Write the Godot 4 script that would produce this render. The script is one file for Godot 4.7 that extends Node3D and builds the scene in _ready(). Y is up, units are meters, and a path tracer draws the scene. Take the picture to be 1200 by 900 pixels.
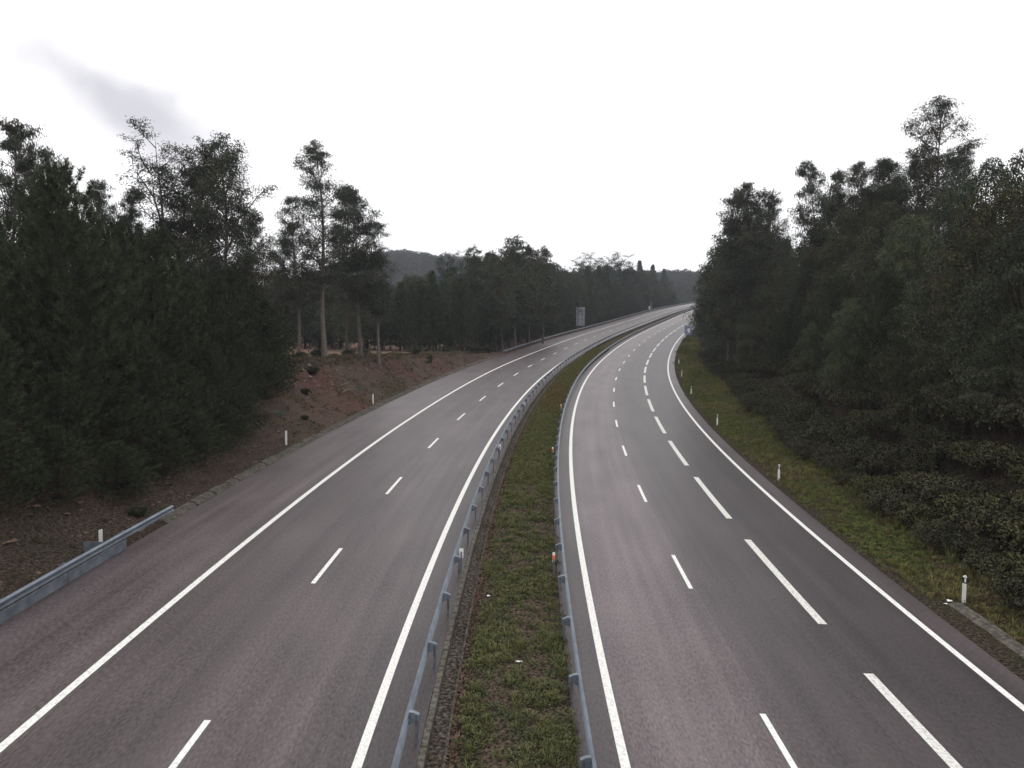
extends Node3D
# A dual carriageway seen from an overpass: two carriageways that climb and bend to the right, a planted
# median between guard rails, an earth bank with pines and eucalyptus, a wooded bank with brambles.
# The road is laid out by arc length s along the middle of the median and offset t (right is positive).

const KS := [-20.0, 30.0, 60.0, 90.0, 120.0, 160.0, 220.0, 300.0, 420.0, 600.0, 900.0]
const CURVE := [0.003651, 0.001604, 0.001662, 0.001494, 0.001648, 0.000975, 0.000622, 0.000147, 0.000638, 0.000638, 0.000638]
const GRADE := [0.03005, 0.02814, 0.02954, 0.03855, 0.0418, 0.05296, 0.05371, 0.06464, 0.05865, 0.05865, 0.05865]
const CROSSFALL := [0.03736, 0.04014, 0.04187, 0.04091, 0.03629, 0.02106, 0.00566, 0.00315, 0.00276, 0.00246, 0.00231]
const S0 := -50.0
const DS := 0.5
const SEND := 640.0
# heights of the ground beside the road, by s: bank height and width on the left, verge width and bank height on the right
const DLS := [-50.0, 40.0, 70.0, 90.0, 110.0, 135.0, 150.0, 180.0, 250.0, 640.0]
const DLV := [4.2, 4.6, 4.1, 3.0, 1.8, 0.4, -0.6, -2.0, -4.0, -4.0]
const WLS := [-50.0, 50.0, 80.0, 110.0, 140.0, 155.0, 640.0]
const WLV := [10.0, 9.0, 7.0, 6.0, 4.0, 6.0, 8.0]
const HRS := [-50.0, 100.0, 200.0, 300.0, 640.0]
const HRV := [5.0, 5.0, 3.0, 2.0, 2.0]
const VRS := [-50.0, 30.0, 60.0, 110.0, 150.0, 200.0, 640.0]
const VRV := [3.6, 3.8, 5.2, 6.2, 5.0, 2.6, 2.6]
# trees: kind -> [s, t, height, crown width or 0]
const TREES := {
	"pine_young": [[37.0, -21.4, 12.8, 0.0], [39.8, -23.2, 11.2, 0.0], [42.5, -22.2, 10.0, 0.0], [46.5, -22.0, 9.8, 0.0], [50.5, -23.5, 9.9, 0.0], [55.0, -22.3, 7.3, 0.0], [60.0, -23.2, 7.8, 0.0], [64.0, -22.4, 5.4, 0.0], [67.5, -23.4, 4.7, 0.0], [40.0, -27.0, 9.7, 0.0], [45.0, -27.5, 9.1, 0.0], [50.0, -28.0, 8.5, 0.0], [56.0, -28.0, 8.2, 0.0], [62.0, -27.5, 7.2, 0.0], [68.0, -27.5, 5.8, 0.0], [73.0, -28.0, 5.5, 0.0], [43.0, -33.0, 9.9, 0.0], [50.0, -34.0, 9.3, 0.0], [58.0, -33.0, 8.8, 0.0], [66.0, -33.0, 6.8, 0.0], [75.0, -33.0, 6.2, 0.0], [84.0, -35.0, 6.7, 0.0], [34.0, -19.8, 4.2, 0.0], [37.5, -18.8, 4.0, 0.0], [40.5, -19.3, 5.2, 0.0], [44.0, -18.9, 4.6, 0.0], [47.5, -19.4, 5.0, 0.0], [51.0, -19.2, 4.2, 0.0], [54.5, -19.9, 4.6, 0.0], [57.5, -19.6, 3.6, 0.0], [61.0, -20.2, 4.0, 0.0], [30.5, -20.5, 6.0, 0.0], [25.0, -19.2, 4.5, 0.0], [28.3, -18.9, 3.8, 0.0], [31.5, -18.3, 3.2, 0.0], [34.8, -17.7, 2.7, 0.0], [38.6, -17.5, 2.6, 0.0], [42.0, -17.7, 3.0, 0.0], [46.0, -17.8, 2.8, 0.0], [49.6, -18.1, 3.0, 0.0], [36.0, -20.6, 6.0, 0.0], [26.0, -21.5, 8.5, 0.0], [22.0, -22.0, 9.5, 0.0], [27.0, -26.0, 10.5, 0.0], [33.0, -23.5, 9.5, 0.0], [34.5, -27.5, 11.0, 0.0], [155.1, -47.1, 15.7, 0.0], [141.8, -56.9, 12.9, 0.0], [153.7, -80.7, 17.1, 0.0], [148.1, -27.4, 14.2, 0.0], [151.6, -55.9, 12.1, 0.0], [135.3, -61.9, 15.2, 0.0], [165.7, -62.9, 12.5, 0.0], [144.3, -55.0, 13.1, 0.0], [176.3, -42.5, 16.3, 0.0], [164.1, -86.3, 17.2, 0.0], [133.2, -20.5, 13.2, 0.0], [137.1, -30.6, 11.7, 0.0], [161.5, -57.9, 15.0, 0.0], [133.4, -28.0, 11.9, 0.0], [151.3, -51.1, 15.6, 0.0], [62.3, 26.3, 9.2, 4.5], [72.7, 26.0, 9.6, 4.5], [91.5, 25.7, 7.8, 4.7]],
	"euc_drooping": [[44.4, -29.5, 15.2, 4.7], [50.1, -31.4, 15.9, 3.4], [61.4, -32.6, 14.3, 3.0], [68.8, -35.2, 12.9, 4.6], [87.6, -21.5, 19.0, 6.7], [91.1, -24.5, 19.3, 5.6], [88.3, -31.2, 15.2, 3.9], [94.1, 29.0, 20.7, 5.7], [96.1, 28.1, 15.2, 3.8]],
	"euc_dense": [[59.4, -33.6, 14.4, 4.0], [61.1, -24.2, 18.4, 7.0], [67.4, -29.5, 17.4, 6.0], [67.8, -24.9, 13.5, 4.5], [78.2, -36.4, 12.8, 7.0], [75.8, -41.8, 12.5, 6.8], [70.8, -44.4, 13.3, 6.4], [110.0, 22.7, 25.7, 7.6], [112.8, 26.6, 22.4, 6.0], [108.1, 24.3, 22.2, 7.2], [92.3, 31.6, 19.8, 4.9], [86.2, 33.3, 19.1, 5.2], [80.0, 34.4, 18.7, 5.8], [77.1, 37.1, 17.8, 4.4], [90.4, 33.0, 16.7, 4.8], [82.0, 33.3, 16.6, 4.3], [87.7, 28.7, 16.4, 5.8]],
	"euc_umbrella": [[63.6, -29.6, 18.9, 7.7]],
	"euc_slender": [[81.2, -26.2, 16.9, 5.2], [78.7, -22.4, 21.8, 6.4], [88.8, -19.8, 16.4, 5.0]],
	"conifer_tall": [[133.1, -52.9, 11.6, 0.0], [142.4, -74.2, 18.5, 0.0], [150.7, -59.9, 15.4, 0.0], [136.9, -32.9, 12.4, 0.0], [128.6, -63.2, 15.6, 0.0], [142.8, -60.5, 12.7, 0.0], [146.6, -40.6, 14.3, 0.0], [152.7, -42.7, 13.2, 0.0], [170.1, -60.0, 14.3, 0.0], [159.7, -30.3, 15.7, 0.0], [156.2, -29.4, 16.8, 0.0], [143.6, -35.4, 12.4, 0.0], [146.5, -67.5, 14.2, 0.0], [152.1, -70.7, 13.9, 0.0], [156.4, -56.7, 12.7, 0.0], [157.3, -85.8, 17.6, 0.0], [145.4, -68.4, 14.4, 0.0], [148.9, -61.6, 13.3, 0.0], [133.7, -25.8, 14.2, 0.0], [146.0, -18.8, 10.3, 0.0], [156.2, -19.5, 9.9, 0.0], [188.9, -20.3, 14.0, 0.0], [203.8, -19.1, 10.3, 0.0], [219.9, -19.6, 10.6, 0.0], [225.4, -20.0, 9.5, 0.0], [231.9, -20.2, 9.6, 0.0], [236.9, -18.5, 10.2, 0.0], [251.7, -20.6, 12.2, 0.0], [256.3, -18.4, 13.4, 0.0], [261.0, -18.6, 10.7, 0.0], [271.2, -20.4, 15.4, 0.0], [278.3, -20.1, 11.2, 0.0], [283.9, -20.0, 11.7, 0.0], [297.8, -20.6, 14.6, 0.0], [326.4, -19.9, 12.6, 0.0], [333.1, -20.6, 10.6, 0.0], [355.3, -20.6, 11.5, 0.0], [378.2, -19.9, 12.8, 0.0], [386.6, -20.2, 10.5, 0.0], [396.1, -20.4, 12.0, 0.0], [404.2, -19.2, 12.0, 0.0], [443.6, -20.4, 12.6, 0.0], [453.7, -18.6, 7.8, 0.0], [461.8, -19.2, 9.1, 0.0], [471.8, -20.6, 10.7, 0.0], [151.4, -23.0, 14.4, 0.0], [163.3, -24.6, 19.3, 0.0], [175.3, -24.1, 18.5, 0.0], [186.2, -24.6, 22.4, 0.0], [199.0, -23.6, 19.9, 0.0], [211.8, -24.9, 21.0, 0.0], [230.8, -23.0, 16.2, 0.0], [275.3, -23.0, 23.2, 0.0], [298.9, -24.5, 23.3, 0.0], [306.0, -23.0, 24.2, 0.0], [331.5, -23.9, 18.8, 0.0], [340.9, -24.1, 22.8, 0.0], [349.0, -25.1, 19.8, 0.0], [368.9, -24.6, 20.9, 0.0], [378.7, -24.3, 23.1, 0.0], [407.2, -24.6, 20.5, 0.0], [458.8, -23.7, 16.1, 0.0], [161.7, -31.0, 16.5, 0.0], [220.2, -31.0, 23.0, 0.0], [227.3, -29.8, 23.8, 0.0], [246.2, -30.1, 23.8, 0.0], [291.6, -30.7, 19.6, 0.0], [302.1, -30.6, 19.6, 0.0], [324.9, -30.0, 24.5, 0.0], [333.8, -30.3, 18.7, 0.0], [344.9, -30.2, 19.9, 0.0], [407.3, -30.9, 21.4, 0.0], [419.5, -28.9, 22.9, 0.0], [178.1, -37.0, 18.0, 0.0], [209.9, -37.2, 24.6, 0.0], [239.5, -37.3, 25.0, 0.0], [267.2, -38.9, 23.7, 0.0], [289.3, -38.8, 21.1, 0.0], [301.4, -37.6, 22.3, 0.0], [326.1, -38.7, 19.4, 0.0], [337.8, -38.5, 20.7, 0.0], [350.7, -36.8, 23.1, 0.0], [362.5, -38.1, 19.8, 0.0], [389.2, -38.5, 19.8, 0.0], [405.4, -37.2, 25.0, 0.0], [439.5, -37.6, 20.8, 0.0], [457.7, -37.7, 20.3, 0.0], [390.0, -24.0, 27.6, 8.2], [422.0, -24.0, 26.3, 8.0], [453.0, -23.0, 24.5, 7.6], [128.0, 24.5, 10.3, 0.0], [156.6, 24.7, 9.3, 0.0], [163.7, 23.3, 8.1, 0.0], [169.5, 22.7, 8.5, 0.0], [192.6, 22.8, 6.4, 0.0], [215.4, 21.2, 7.0, 0.0], [247.3, 21.4, 8.9, 0.0], [266.4, 20.1, 10.5, 0.0], [274.0, 20.8, 10.8, 0.0], [281.0, 20.0, 11.3, 0.0], [307.6, 20.4, 11.6, 0.0], [315.8, 19.6, 12.9, 0.0], [330.7, 19.8, 18.4, 0.0], [384.0, 20.9, 16.2, 0.0], [134.7, 26.3, 14.4, 0.0], [150.6, 25.1, 17.5, 0.0], [204.2, 23.8, 16.8, 0.0], [211.0, 24.2, 13.8, 0.0], [253.2, 23.8, 20.0, 0.0], [324.2, 25.1, 20.0, 0.0], [345.2, 24.9, 20.0, 0.0], [357.7, 24.4, 20.0, 0.0], [129.7, 31.9, 10.8, 0.0], [137.6, 32.3, 14.4, 0.0], [176.1, 33.3, 18.5, 0.0], [218.8, 30.1, 20.0, 0.0], [234.4, 31.7, 20.0, 0.0], [275.8, 31.6, 20.0, 0.0], [286.4, 30.8, 19.4, 0.0], [300.5, 30.1, 20.0, 0.0], [314.5, 31.2, 20.0, 0.0], [328.3, 30.1, 20.0, 0.0], [159.3, 40.8, 8.5, 0.0], [172.2, 41.3, 10.4, 0.0], [184.9, 39.6, 9.3, 0.0], [217.5, 39.3, 12.1, 0.0], [241.2, 38.3, 16.8, 0.0], [53.4, 45.5, 10.7, 0.0], [72.2, 46.1, 11.7, 0.0], [77.7, 43.6, 10.0, 0.0], [86.6, 43.5, 12.1, 0.0], [99.3, 41.9, 12.4, 0.0], [117.0, 46.2, 12.6, 0.0], [60.2, 53.9, 9.1, 0.0], [114.6, 52.3, 12.0, 0.0]],
	"euc_forest": [[134.8, -29.1, 12.5, 0.0], [131.0, -40.6, 11.7, 0.0], [133.8, -67.6, 15.4, 0.0], [132.6, -54.4, 13.7, 0.0], [158.7, -52.9, 15.8, 0.0], [151.1, -46.0, 13.5, 0.0], [168.0, -63.6, 15.3, 0.0], [162.2, -40.5, 15.8, 0.0], [166.7, -59.0, 13.5, 0.0], [132.1, -38.3, 12.0, 0.0], [135.3, -22.5, 13.3, 0.0], [156.4, -82.8, 19.6, 0.0], [166.9, -67.4, 14.6, 0.0], [143.7, -30.0, 14.3, 0.0], [139.0, -30.0, 14.0, 0.0], [143.4, -53.4, 12.7, 0.0], [127.5, -62.7, 15.8, 0.0], [150.1, -75.2, 18.3, 0.0], [159.3, -34.8, 16.7, 0.0], [132.8, -53.3, 11.2, 0.0], [158.1, -57.6, 14.0, 0.0], [141.3, -37.7, 13.3, 0.0], [136.5, -53.1, 12.2, 0.0], [156.5, -47.4, 12.7, 0.0], [167.8, -41.9, 14.1, 0.0], [151.8, -36.8, 15.2, 0.0], [168.4, -64.9, 12.5, 0.0], [129.1, -62.9, 14.8, 0.0], [136.2, -28.9, 13.4, 0.0], [135.7, -46.4, 11.3, 0.0], [168.2, -67.9, 13.7, 0.0], [145.0, -41.2, 12.9, 0.0], [169.3, -60.3, 15.0, 0.0], [140.3, -30.7, 14.2, 0.0], [165.8, -50.0, 14.4, 0.0], [157.9, -39.8, 13.0, 0.0], [148.4, -21.9, 20.3, 8.1], [154.8, -20.5, 20.3, 6.7], [157.6, -16.6, 22.8, 8.9], [163.1, -14.7, 21.1, 7.0], [170.5, -13.5, 21.1, 6.6], [147.6, -16.7, 17.6, 6.4], [150.5, -18.6, 10.7, 0.0], [161.2, -19.5, 11.8, 0.0], [166.2, -19.4, 14.5, 0.0], [172.5, -20.2, 10.7, 0.0], [177.2, -19.6, 13.8, 0.0], [182.5, -20.2, 14.7, 0.0], [194.1, -20.1, 15.8, 0.0], [199.0, -18.4, 14.1, 0.0], [209.1, -19.5, 11.3, 0.0], [214.3, -20.5, 9.5, 0.0], [241.6, -19.7, 11.5, 0.0], [290.2, -20.3, 14.8, 0.0], [318.1, -18.6, 13.5, 0.0], [347.1, -18.7, 13.2, 0.0], [363.0, -20.1, 16.1, 0.0], [371.1, -20.1, 11.6, 0.0], [423.1, -19.5, 12.3, 0.0], [146.0, -24.0, 14.3, 0.0], [157.9, -23.4, 16.2, 0.0], [169.1, -23.6, 19.0, 0.0], [180.7, -23.7, 18.0, 0.0], [193.1, -24.9, 19.1, 0.0], [205.4, -23.5, 21.6, 0.0], [217.3, -24.1, 21.8, 0.0], [236.2, -23.4, 21.4, 0.0], [241.8, -23.2, 21.5, 0.0], [269.4, -25.2, 22.4, 0.0], [313.8, -24.4, 23.2, 0.0], [357.8, -24.5, 23.7, 0.0], [416.1, -24.6, 22.9, 0.0], [437.8, -24.7, 18.9, 0.0], [447.2, -24.5, 17.1, 0.0], [146.0, -29.2, 11.3, 0.0], [153.8, -29.4, 16.0, 0.0], [171.2, -30.6, 15.6, 0.0], [178.1, -28.9, 21.7, 0.0], [186.8, -29.6, 17.8, 0.0], [195.7, -31.2, 19.4, 0.0], [205.1, -29.7, 25.0, 0.0], [236.9, -30.5, 24.8, 0.0], [252.7, -30.2, 18.9, 0.0], [267.2, -30.2, 18.3, 0.0], [282.5, -31.2, 21.8, 0.0], [355.7, -29.5, 23.7, 0.0], [369.4, -29.0, 20.3, 0.0], [394.9, -30.3, 25.0, 0.0], [434.4, -30.3, 24.3, 0.0], [462.5, -30.1, 19.5, 0.0], [128.0, -38.2, 8.0, 0.0], [136.3, -37.0, 8.9, 0.0], [144.5, -37.7, 9.7, 0.0], [156.3, -37.7, 12.7, 0.0], [167.1, -37.0, 11.9, 0.0], [186.4, -37.2, 17.0, 0.0], [198.2, -36.9, 21.9, 0.0], [218.6, -37.3, 25.0, 0.0], [229.7, -37.7, 25.0, 0.0], [257.2, -37.9, 22.9, 0.0], [312.4, -38.5, 20.1, 0.0], [474.8, -39.1, 19.8, 0.0], [116.2, 22.0, 22.4, 6.2], [140.3, 21.4, 19.5, 6.3], [166.2, 20.2, 17.5, 5.6], [151.2, 22.9, 6.2, 0.0], [197.6, 23.9, 7.9, 0.0], [234.5, 21.2, 10.7, 0.0], [288.6, 20.4, 9.5, 0.0], [298.3, 20.4, 13.0, 0.0], [341.0, 20.5, 12.5, 0.0], [395.4, 20.0, 17.7, 0.0], [405.7, 21.1, 16.5, 0.0], [419.4, 20.5, 20.0, 0.0], [164.0, 26.1, 18.1, 0.0], [171.9, 25.5, 18.4, 0.0], [184.0, 26.5, 13.4, 0.0], [190.3, 26.3, 19.5, 0.0], [198.5, 26.8, 18.7, 0.0], [224.4, 24.1, 17.8, 0.0], [261.1, 24.0, 16.8, 0.0], [270.6, 25.3, 20.0, 0.0], [313.4, 24.5, 20.0, 0.0], [333.0, 24.8, 20.0, 0.0], [368.0, 25.5, 20.0, 0.0], [377.9, 24.2, 20.0, 0.0], [392.7, 24.0, 20.0, 0.0], [406.0, 24.4, 20.0, 0.0], [148.1, 32.8, 15.9, 0.0], [158.3, 32.6, 15.3, 0.0], [168.0, 33.2, 15.6, 0.0], [226.7, 31.9, 20.0, 0.0], [372.7, 30.6, 20.0, 0.0], [112.0, 40.7, 7.8, 0.0], [134.9, 40.0, 6.9, 0.0], [147.0, 40.5, 10.2, 0.0], [195.6, 40.6, 9.3, 0.0], [205.4, 38.9, 12.1, 0.0], [228.6, 39.7, 13.2, 0.0], [253.8, 38.3, 18.3, 0.0], [265.3, 38.4, 17.9, 0.0], [310.3, 38.4, 20.0, 0.0], [345.6, 40.0, 20.0, 0.0], [398.2, 39.6, 20.0, 0.0], [34.8, 41.9, 11.4, 0.0], [41.0, 42.5, 12.4, 0.0], [106.7, 44.7, 10.6, 0.0], [36.7, 53.3, 11.0, 0.0], [71.1, 53.5, 12.8, 0.0], [96.6, 53.4, 9.1, 0.0], [109.5, 54.8, 11.7, 0.0]],
	"pine_umbrella": [[173.6, -34.5, 22.1, 6.5], [169.0, -37.0, 16.9, 5.6], [299.0, -27.0, 29.2, 12.2], [350.0, -26.0, 30.1, 14.9], [286.0, -30.0, 26.4, 8.0]],
	"broadleaf": [[247.1, -19.5, 13.2, 0.0], [265.9, -20.7, 15.4, 0.0], [304.5, -20.2, 11.7, 0.0], [311.1, -19.1, 13.6, 0.0], [340.8, -18.6, 10.7, 0.0], [413.2, -18.9, 12.4, 0.0], [432.9, -20.6, 12.7, 0.0], [224.6, -22.9, 22.5, 0.0], [248.8, -24.6, 19.0, 0.0], [254.4, -22.9, 19.4, 0.0], [261.6, -24.2, 19.1, 0.0], [281.9, -24.3, 20.2, 0.0], [290.3, -25.0, 22.6, 0.0], [321.7, -25.1, 24.2, 0.0], [386.9, -24.0, 22.4, 0.0], [396.7, -24.4, 21.5, 0.0], [425.6, -25.2, 19.9, 0.0], [472.6, -24.3, 17.4, 0.0], [213.5, -29.9, 24.9, 0.0], [259.8, -29.1, 17.3, 0.0], [274.1, -30.4, 19.3, 0.0], [313.3, -30.9, 22.2, 0.0], [381.9, -29.9, 19.5, 0.0], [447.9, -31.1, 19.6, 0.0], [479.6, -31.1, 18.1, 0.0], [249.1, -38.8, 22.5, 0.0], [276.1, -39.0, 25.0, 0.0], [376.9, -37.2, 25.0, 0.0], [420.8, -37.1, 24.2, 0.0], [62.9, 33.3, 15.0, 5.8], [54.3, 31.7, 14.4, 6.1], [47.8, 30.5, 13.8, 5.4], [69.2, 33.1, 13.7, 4.9], [99.2, 27.6, 12.1, 6.1], [89.7, 27.9, 13.7, 5.5], [81.4, 28.7, 14.3, 5.8], [73.1, 29.6, 13.8, 6.0], [57.2, 29.1, 10.2, 5.3], [49.8, 28.0, 9.3, 6.1], [43.4, 26.7, 10.0, 5.8], [53.8, 26.0, 8.0, 5.0], [46.5, 25.7, 6.8, 5.3], [41.3, 25.4, 6.2, 5.1], [102.0, 25.6, 10.1, 6.3], [109.2, 24.1, 10.1, 6.3], [122.7, 23.2, 11.7, 5.5], [140.4, 22.1, 10.8, 5.2], [133.8, 23.4, 8.5, 0.0], [139.1, 24.3, 8.7, 0.0], [144.8, 24.3, 9.2, 0.0], [175.9, 23.5, 7.6, 0.0], [181.7, 23.0, 6.2, 0.0], [187.5, 24.5, 8.4, 0.0], [202.8, 20.2, 6.9, 0.0], [209.8, 19.7, 8.3, 0.0], [220.9, 20.7, 9.9, 0.0], [227.9, 20.7, 11.2, 0.0], [241.8, 21.2, 8.7, 0.0], [253.1, 20.0, 11.6, 0.0], [258.8, 20.6, 12.5, 0.0], [323.3, 20.4, 15.1, 0.0], [352.2, 20.8, 19.9, 0.0], [363.6, 21.5, 20.0, 0.0], [372.6, 21.5, 18.4, 0.0], [128.0, 25.6, 12.9, 0.0], [142.8, 25.3, 17.5, 0.0], [157.7, 26.2, 18.4, 0.0], [177.9, 25.7, 12.9, 0.0], [217.2, 24.8, 14.4, 0.0], [230.7, 24.7, 19.4, 0.0], [237.7, 25.2, 17.1, 0.0], [246.7, 24.0, 16.7, 0.0], [279.2, 25.4, 20.0, 0.0], [287.0, 23.5, 19.0, 0.0], [296.0, 24.0, 19.7, 0.0], [303.8, 24.6, 20.0, 0.0], [112.0, 32.1, 10.3, 0.0], [119.5, 32.5, 7.9, 0.0], [185.5, 31.7, 20.0, 0.0], [192.8, 31.7, 18.9, 0.0], [201.3, 31.8, 15.0, 0.0], [209.0, 31.3, 15.4, 0.0], [242.6, 30.4, 18.0, 0.0], [254.4, 31.8, 20.0, 0.0], [266.3, 31.3, 20.0, 0.0], [342.3, 30.2, 20.0, 0.0], [357.1, 30.4, 20.0, 0.0], [386.6, 31.5, 20.0, 0.0], [402.1, 30.2, 20.0, 0.0], [121.9, 41.4, 6.3, 0.0], [280.5, 39.2, 20.0, 0.0], [296.1, 39.2, 19.2, 0.0], [329.4, 38.3, 20.0, 0.0], [362.1, 38.5, 20.0, 0.0], [379.3, 39.8, 20.0, 0.0], [63.0, 44.9, 12.5, 0.0], [41.2, 54.3, 9.6, 0.0], [53.1, 51.6, 11.3, 0.0], [82.9, 52.1, 11.1, 0.0], [90.4, 54.7, 11.6, 0.0]],
	"euc_open": [[73.5, 33.9, 22.0, 6.3]],
	"broadleaf_rust": [[48.7, 27.4, 12.5, 6.5]],
	"broadleaf_green": [[64.6, 28.7, 12.0, 5.3], [81.1, 26.0, 5.4, 3.3], [66.3, 25.2, 8.2, 4.1]],
}
var road_x := PackedFloat32Array()
var road_y := PackedFloat32Array()
var road_z := PackedFloat32Array()
var road_h := PackedFloat32Array()
var road_e := PackedFloat32Array()
var rng := RandomNumberGenerator.new()
var bumps := FastNoiseLite.new()
var patches := FastNoiseLite.new()
var M := {}
var taken := {}


# ------------------------------------------------------------------ shape collector
class Soup:
	var v := PackedVector3Array()
	var n := PackedVector3Array()
	var c := PackedColorArray()
	var uv := PackedVector2Array()
	var i := PackedInt32Array()

	func leaf(p: Vector3, d: Vector3, nr: Vector3, l: float, w: float, col: Color) -> void:
		var k := v.size()
		var side := d.cross(nr).normalized() * (w * 0.5)
		var m := p + d * (l * 0.45) + nr * (l * 0.06)
		v.append(p); v.append(m + side); v.append(p + d * l); v.append(m - side)
		for q in 4:
			n.append(nr); c.append(col)
		i.append(k); i.append(k + 2); i.append(k + 1); i.append(k); i.append(k + 3); i.append(k + 2)

	func needle(p: Vector3, d: Vector3, side: Vector3, nr: Vector3, l: float, col: Color) -> void:
		var k := v.size()
		v.append(p + side); v.append(p + d * l); v.append(p - side)
		for q in 3:
			n.append(nr); c.append(col)
		i.append(k); i.append(k + 2); i.append(k + 1)

	func quad(a: Vector3, b: Vector3, cc: Vector3, d: Vector3, col: Color) -> void:   # corners clockwise seen from the front
		var k := v.size()
		var nr := (cc - a).cross(b - a)
		if nr.length_squared() < 1e-14:
			nr = (d - a).cross(cc - a)
		nr = nr.normalized()
		v.append(a); v.append(b); v.append(cc); v.append(d)
		for q in 4:
			n.append(nr); c.append(col)
		i.append(k); i.append(k + 1); i.append(k + 2); i.append(k); i.append(k + 2); i.append(k + 3)

	func tri(a: Vector3, b: Vector3, cc: Vector3, col: Color) -> void:
		var k := v.size()
		var nr := (cc - a).cross(b - a).normalized()
		v.append(a); v.append(b); v.append(cc)
		for q in 3:
			n.append(nr); c.append(col)
		i.append(k); i.append(k + 1); i.append(k + 2)

	# a box with chamfered top edges: half sizes h, lower corner at y0
	func block(x0: float, x1: float, y0: float, y1: float, z0: float, z1: float, b: float, col: Color) -> void:
		var t := [Vector3(x0 + b, y1, z0 + b), Vector3(x1 - b, y1, z0 + b), Vector3(x1 - b, y1, z1 - b), Vector3(x0 + b, y1, z1 - b)]
		var u := [Vector3(x0, y1 - b, z0), Vector3(x1, y1 - b, z0), Vector3(x1, y1 - b, z1), Vector3(x0, y1 - b, z1)]
		var w := [Vector3(x0, y0, z0), Vector3(x1, y0, z0), Vector3(x1, y0, z1), Vector3(x0, y0, z1)]
		quad(t[0], t[1], t[2], t[3], col)
		for k in 4:
			var l := (k + 1) % 4
			if b > 0.0:
				quad(t[l], t[k], u[k], u[l], col)
			quad(u[l], u[k], w[k], w[l], col)
		quad(w[3], w[2], w[1], w[0], col)

	# the outline (x, y) pushed from z0 to z1, closed at both ends when convex
	func extrude(o: Array, z0: float, z1: float, col: Color, caps := true) -> void:
		var m := o.size()
		for k in m:
			var p: Vector2 = o[k]
			var q: Vector2 = o[(k + 1) % m]
			quad(Vector3(p.x, p.y, z0), Vector3(p.x, p.y, z1), Vector3(q.x, q.y, z1), Vector3(q.x, q.y, z0), col)
		if caps:
			for k in range(1, m - 1):
				tri(Vector3(o[0].x, o[0].y, z0), Vector3(o[k].x, o[k].y, z0), Vector3(o[k + 1].x, o[k + 1].y, z0), col)
				tri(Vector3(o[0].x, o[0].y, z1), Vector3(o[k + 1].x, o[k + 1].y, z1), Vector3(o[k].x, o[k].y, z1), col)

	func tube(p: Array, r: Array, sides: int, col: Color) -> void:
		var k0 := v.size()
		for j in p.size():
			var d: Vector3 = (p[mini(j + 1, p.size() - 1)] - p[maxi(j - 1, 0)]).normalized()
			var a := d.cross(Vector3(0.31, 0.2, 0.93)).normalized()
			var b := d.cross(a)
			for q in sides:
				var an := TAU * q / sides
				var o := a * cos(an) + b * sin(an)
				v.append(p[j] + o * r[j]); n.append(o); c.append(col)
		for j in p.size() - 1:
			for q in sides:
				var a := k0 + j * sides + q
				var b := k0 + j * sides + (q + 1) % sides
				i.append(a); i.append(a + sides); i.append(b)
				i.append(b); i.append(a + sides); i.append(b + sides)

	func mesh() -> ArrayMesh:
		var a := []
		a.resize(Mesh.ARRAY_MAX)
		a[Mesh.ARRAY_VERTEX] = v
		a[Mesh.ARRAY_NORMAL] = n
		a[Mesh.ARRAY_COLOR] = c
		if uv.size() == v.size():
			a[Mesh.ARRAY_TEX_UV] = uv
		a[Mesh.ARRAY_INDEX] = i
		var m := ArrayMesh.new()
		m.add_surface_from_arrays(Mesh.PRIMITIVE_TRIANGLES, a)
		return m


# ------------------------------------------------------------------ scene helpers
func numbered(called: String) -> String:
	var k: int = taken.get(called, 0)
	taken[called] = k + 1
	return called if k == 0 else "%s_%03d" % [called, k]


func mi(called: String, m: Mesh, mat: Material, parent: Node3D = null) -> MeshInstance3D:
	var o := MeshInstance3D.new()
	o.mesh = m
	o.material_override = mat
	o.cast_shadow = GeometryInstance3D.SHADOW_CASTING_SETTING_ON
	if parent == null:
		o.name = numbered(called)
		add_child(o)
	else:
		o.name = called
		parent.add_child(o, true)
	return o


func thing(called: String, label: String, category: String, at := Vector3.ZERO, group := "") -> Node3D:
	var o := Node3D.new()
	o.name = numbered(called)
	add_child(o)
	o.position = at
	tag(o, label, category, group)
	return o


func tag(o: Node3D, label: String, category: String, group := "") -> void:
	o.set_meta("label", label)
	o.set_meta("category", category)
	if group != "":
		o.set_meta("group", group)


func structure(o: Node3D, label := "") -> void:
	o.set_meta("kind", "structure")
	if label != "":
		o.set_meta("label", label)


func lut(x: float, a: Array, b: Array) -> float:
	if x <= a[0]:
		return b[0]
	for k in range(1, a.size()):
		if x <= a[k]:
			return lerpf(b[k - 1], b[k], (x - a[k - 1]) / (a[k] - a[k - 1]))
	return b[-1]


func rnd(a: float, b: float) -> float:
	return rng.randf_range(a, b)


func ball() -> Vector3:
	var z := rnd(-1, 1)
	var a := rnd(0, TAU)
	var q := sqrt(1.0 - z * z)
	return Vector3(q * cos(a), z, q * sin(a))


func tone(c: Color, k: float) -> Color:
	return Color(c.r * k, c.g * k, c.b * k)


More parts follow.
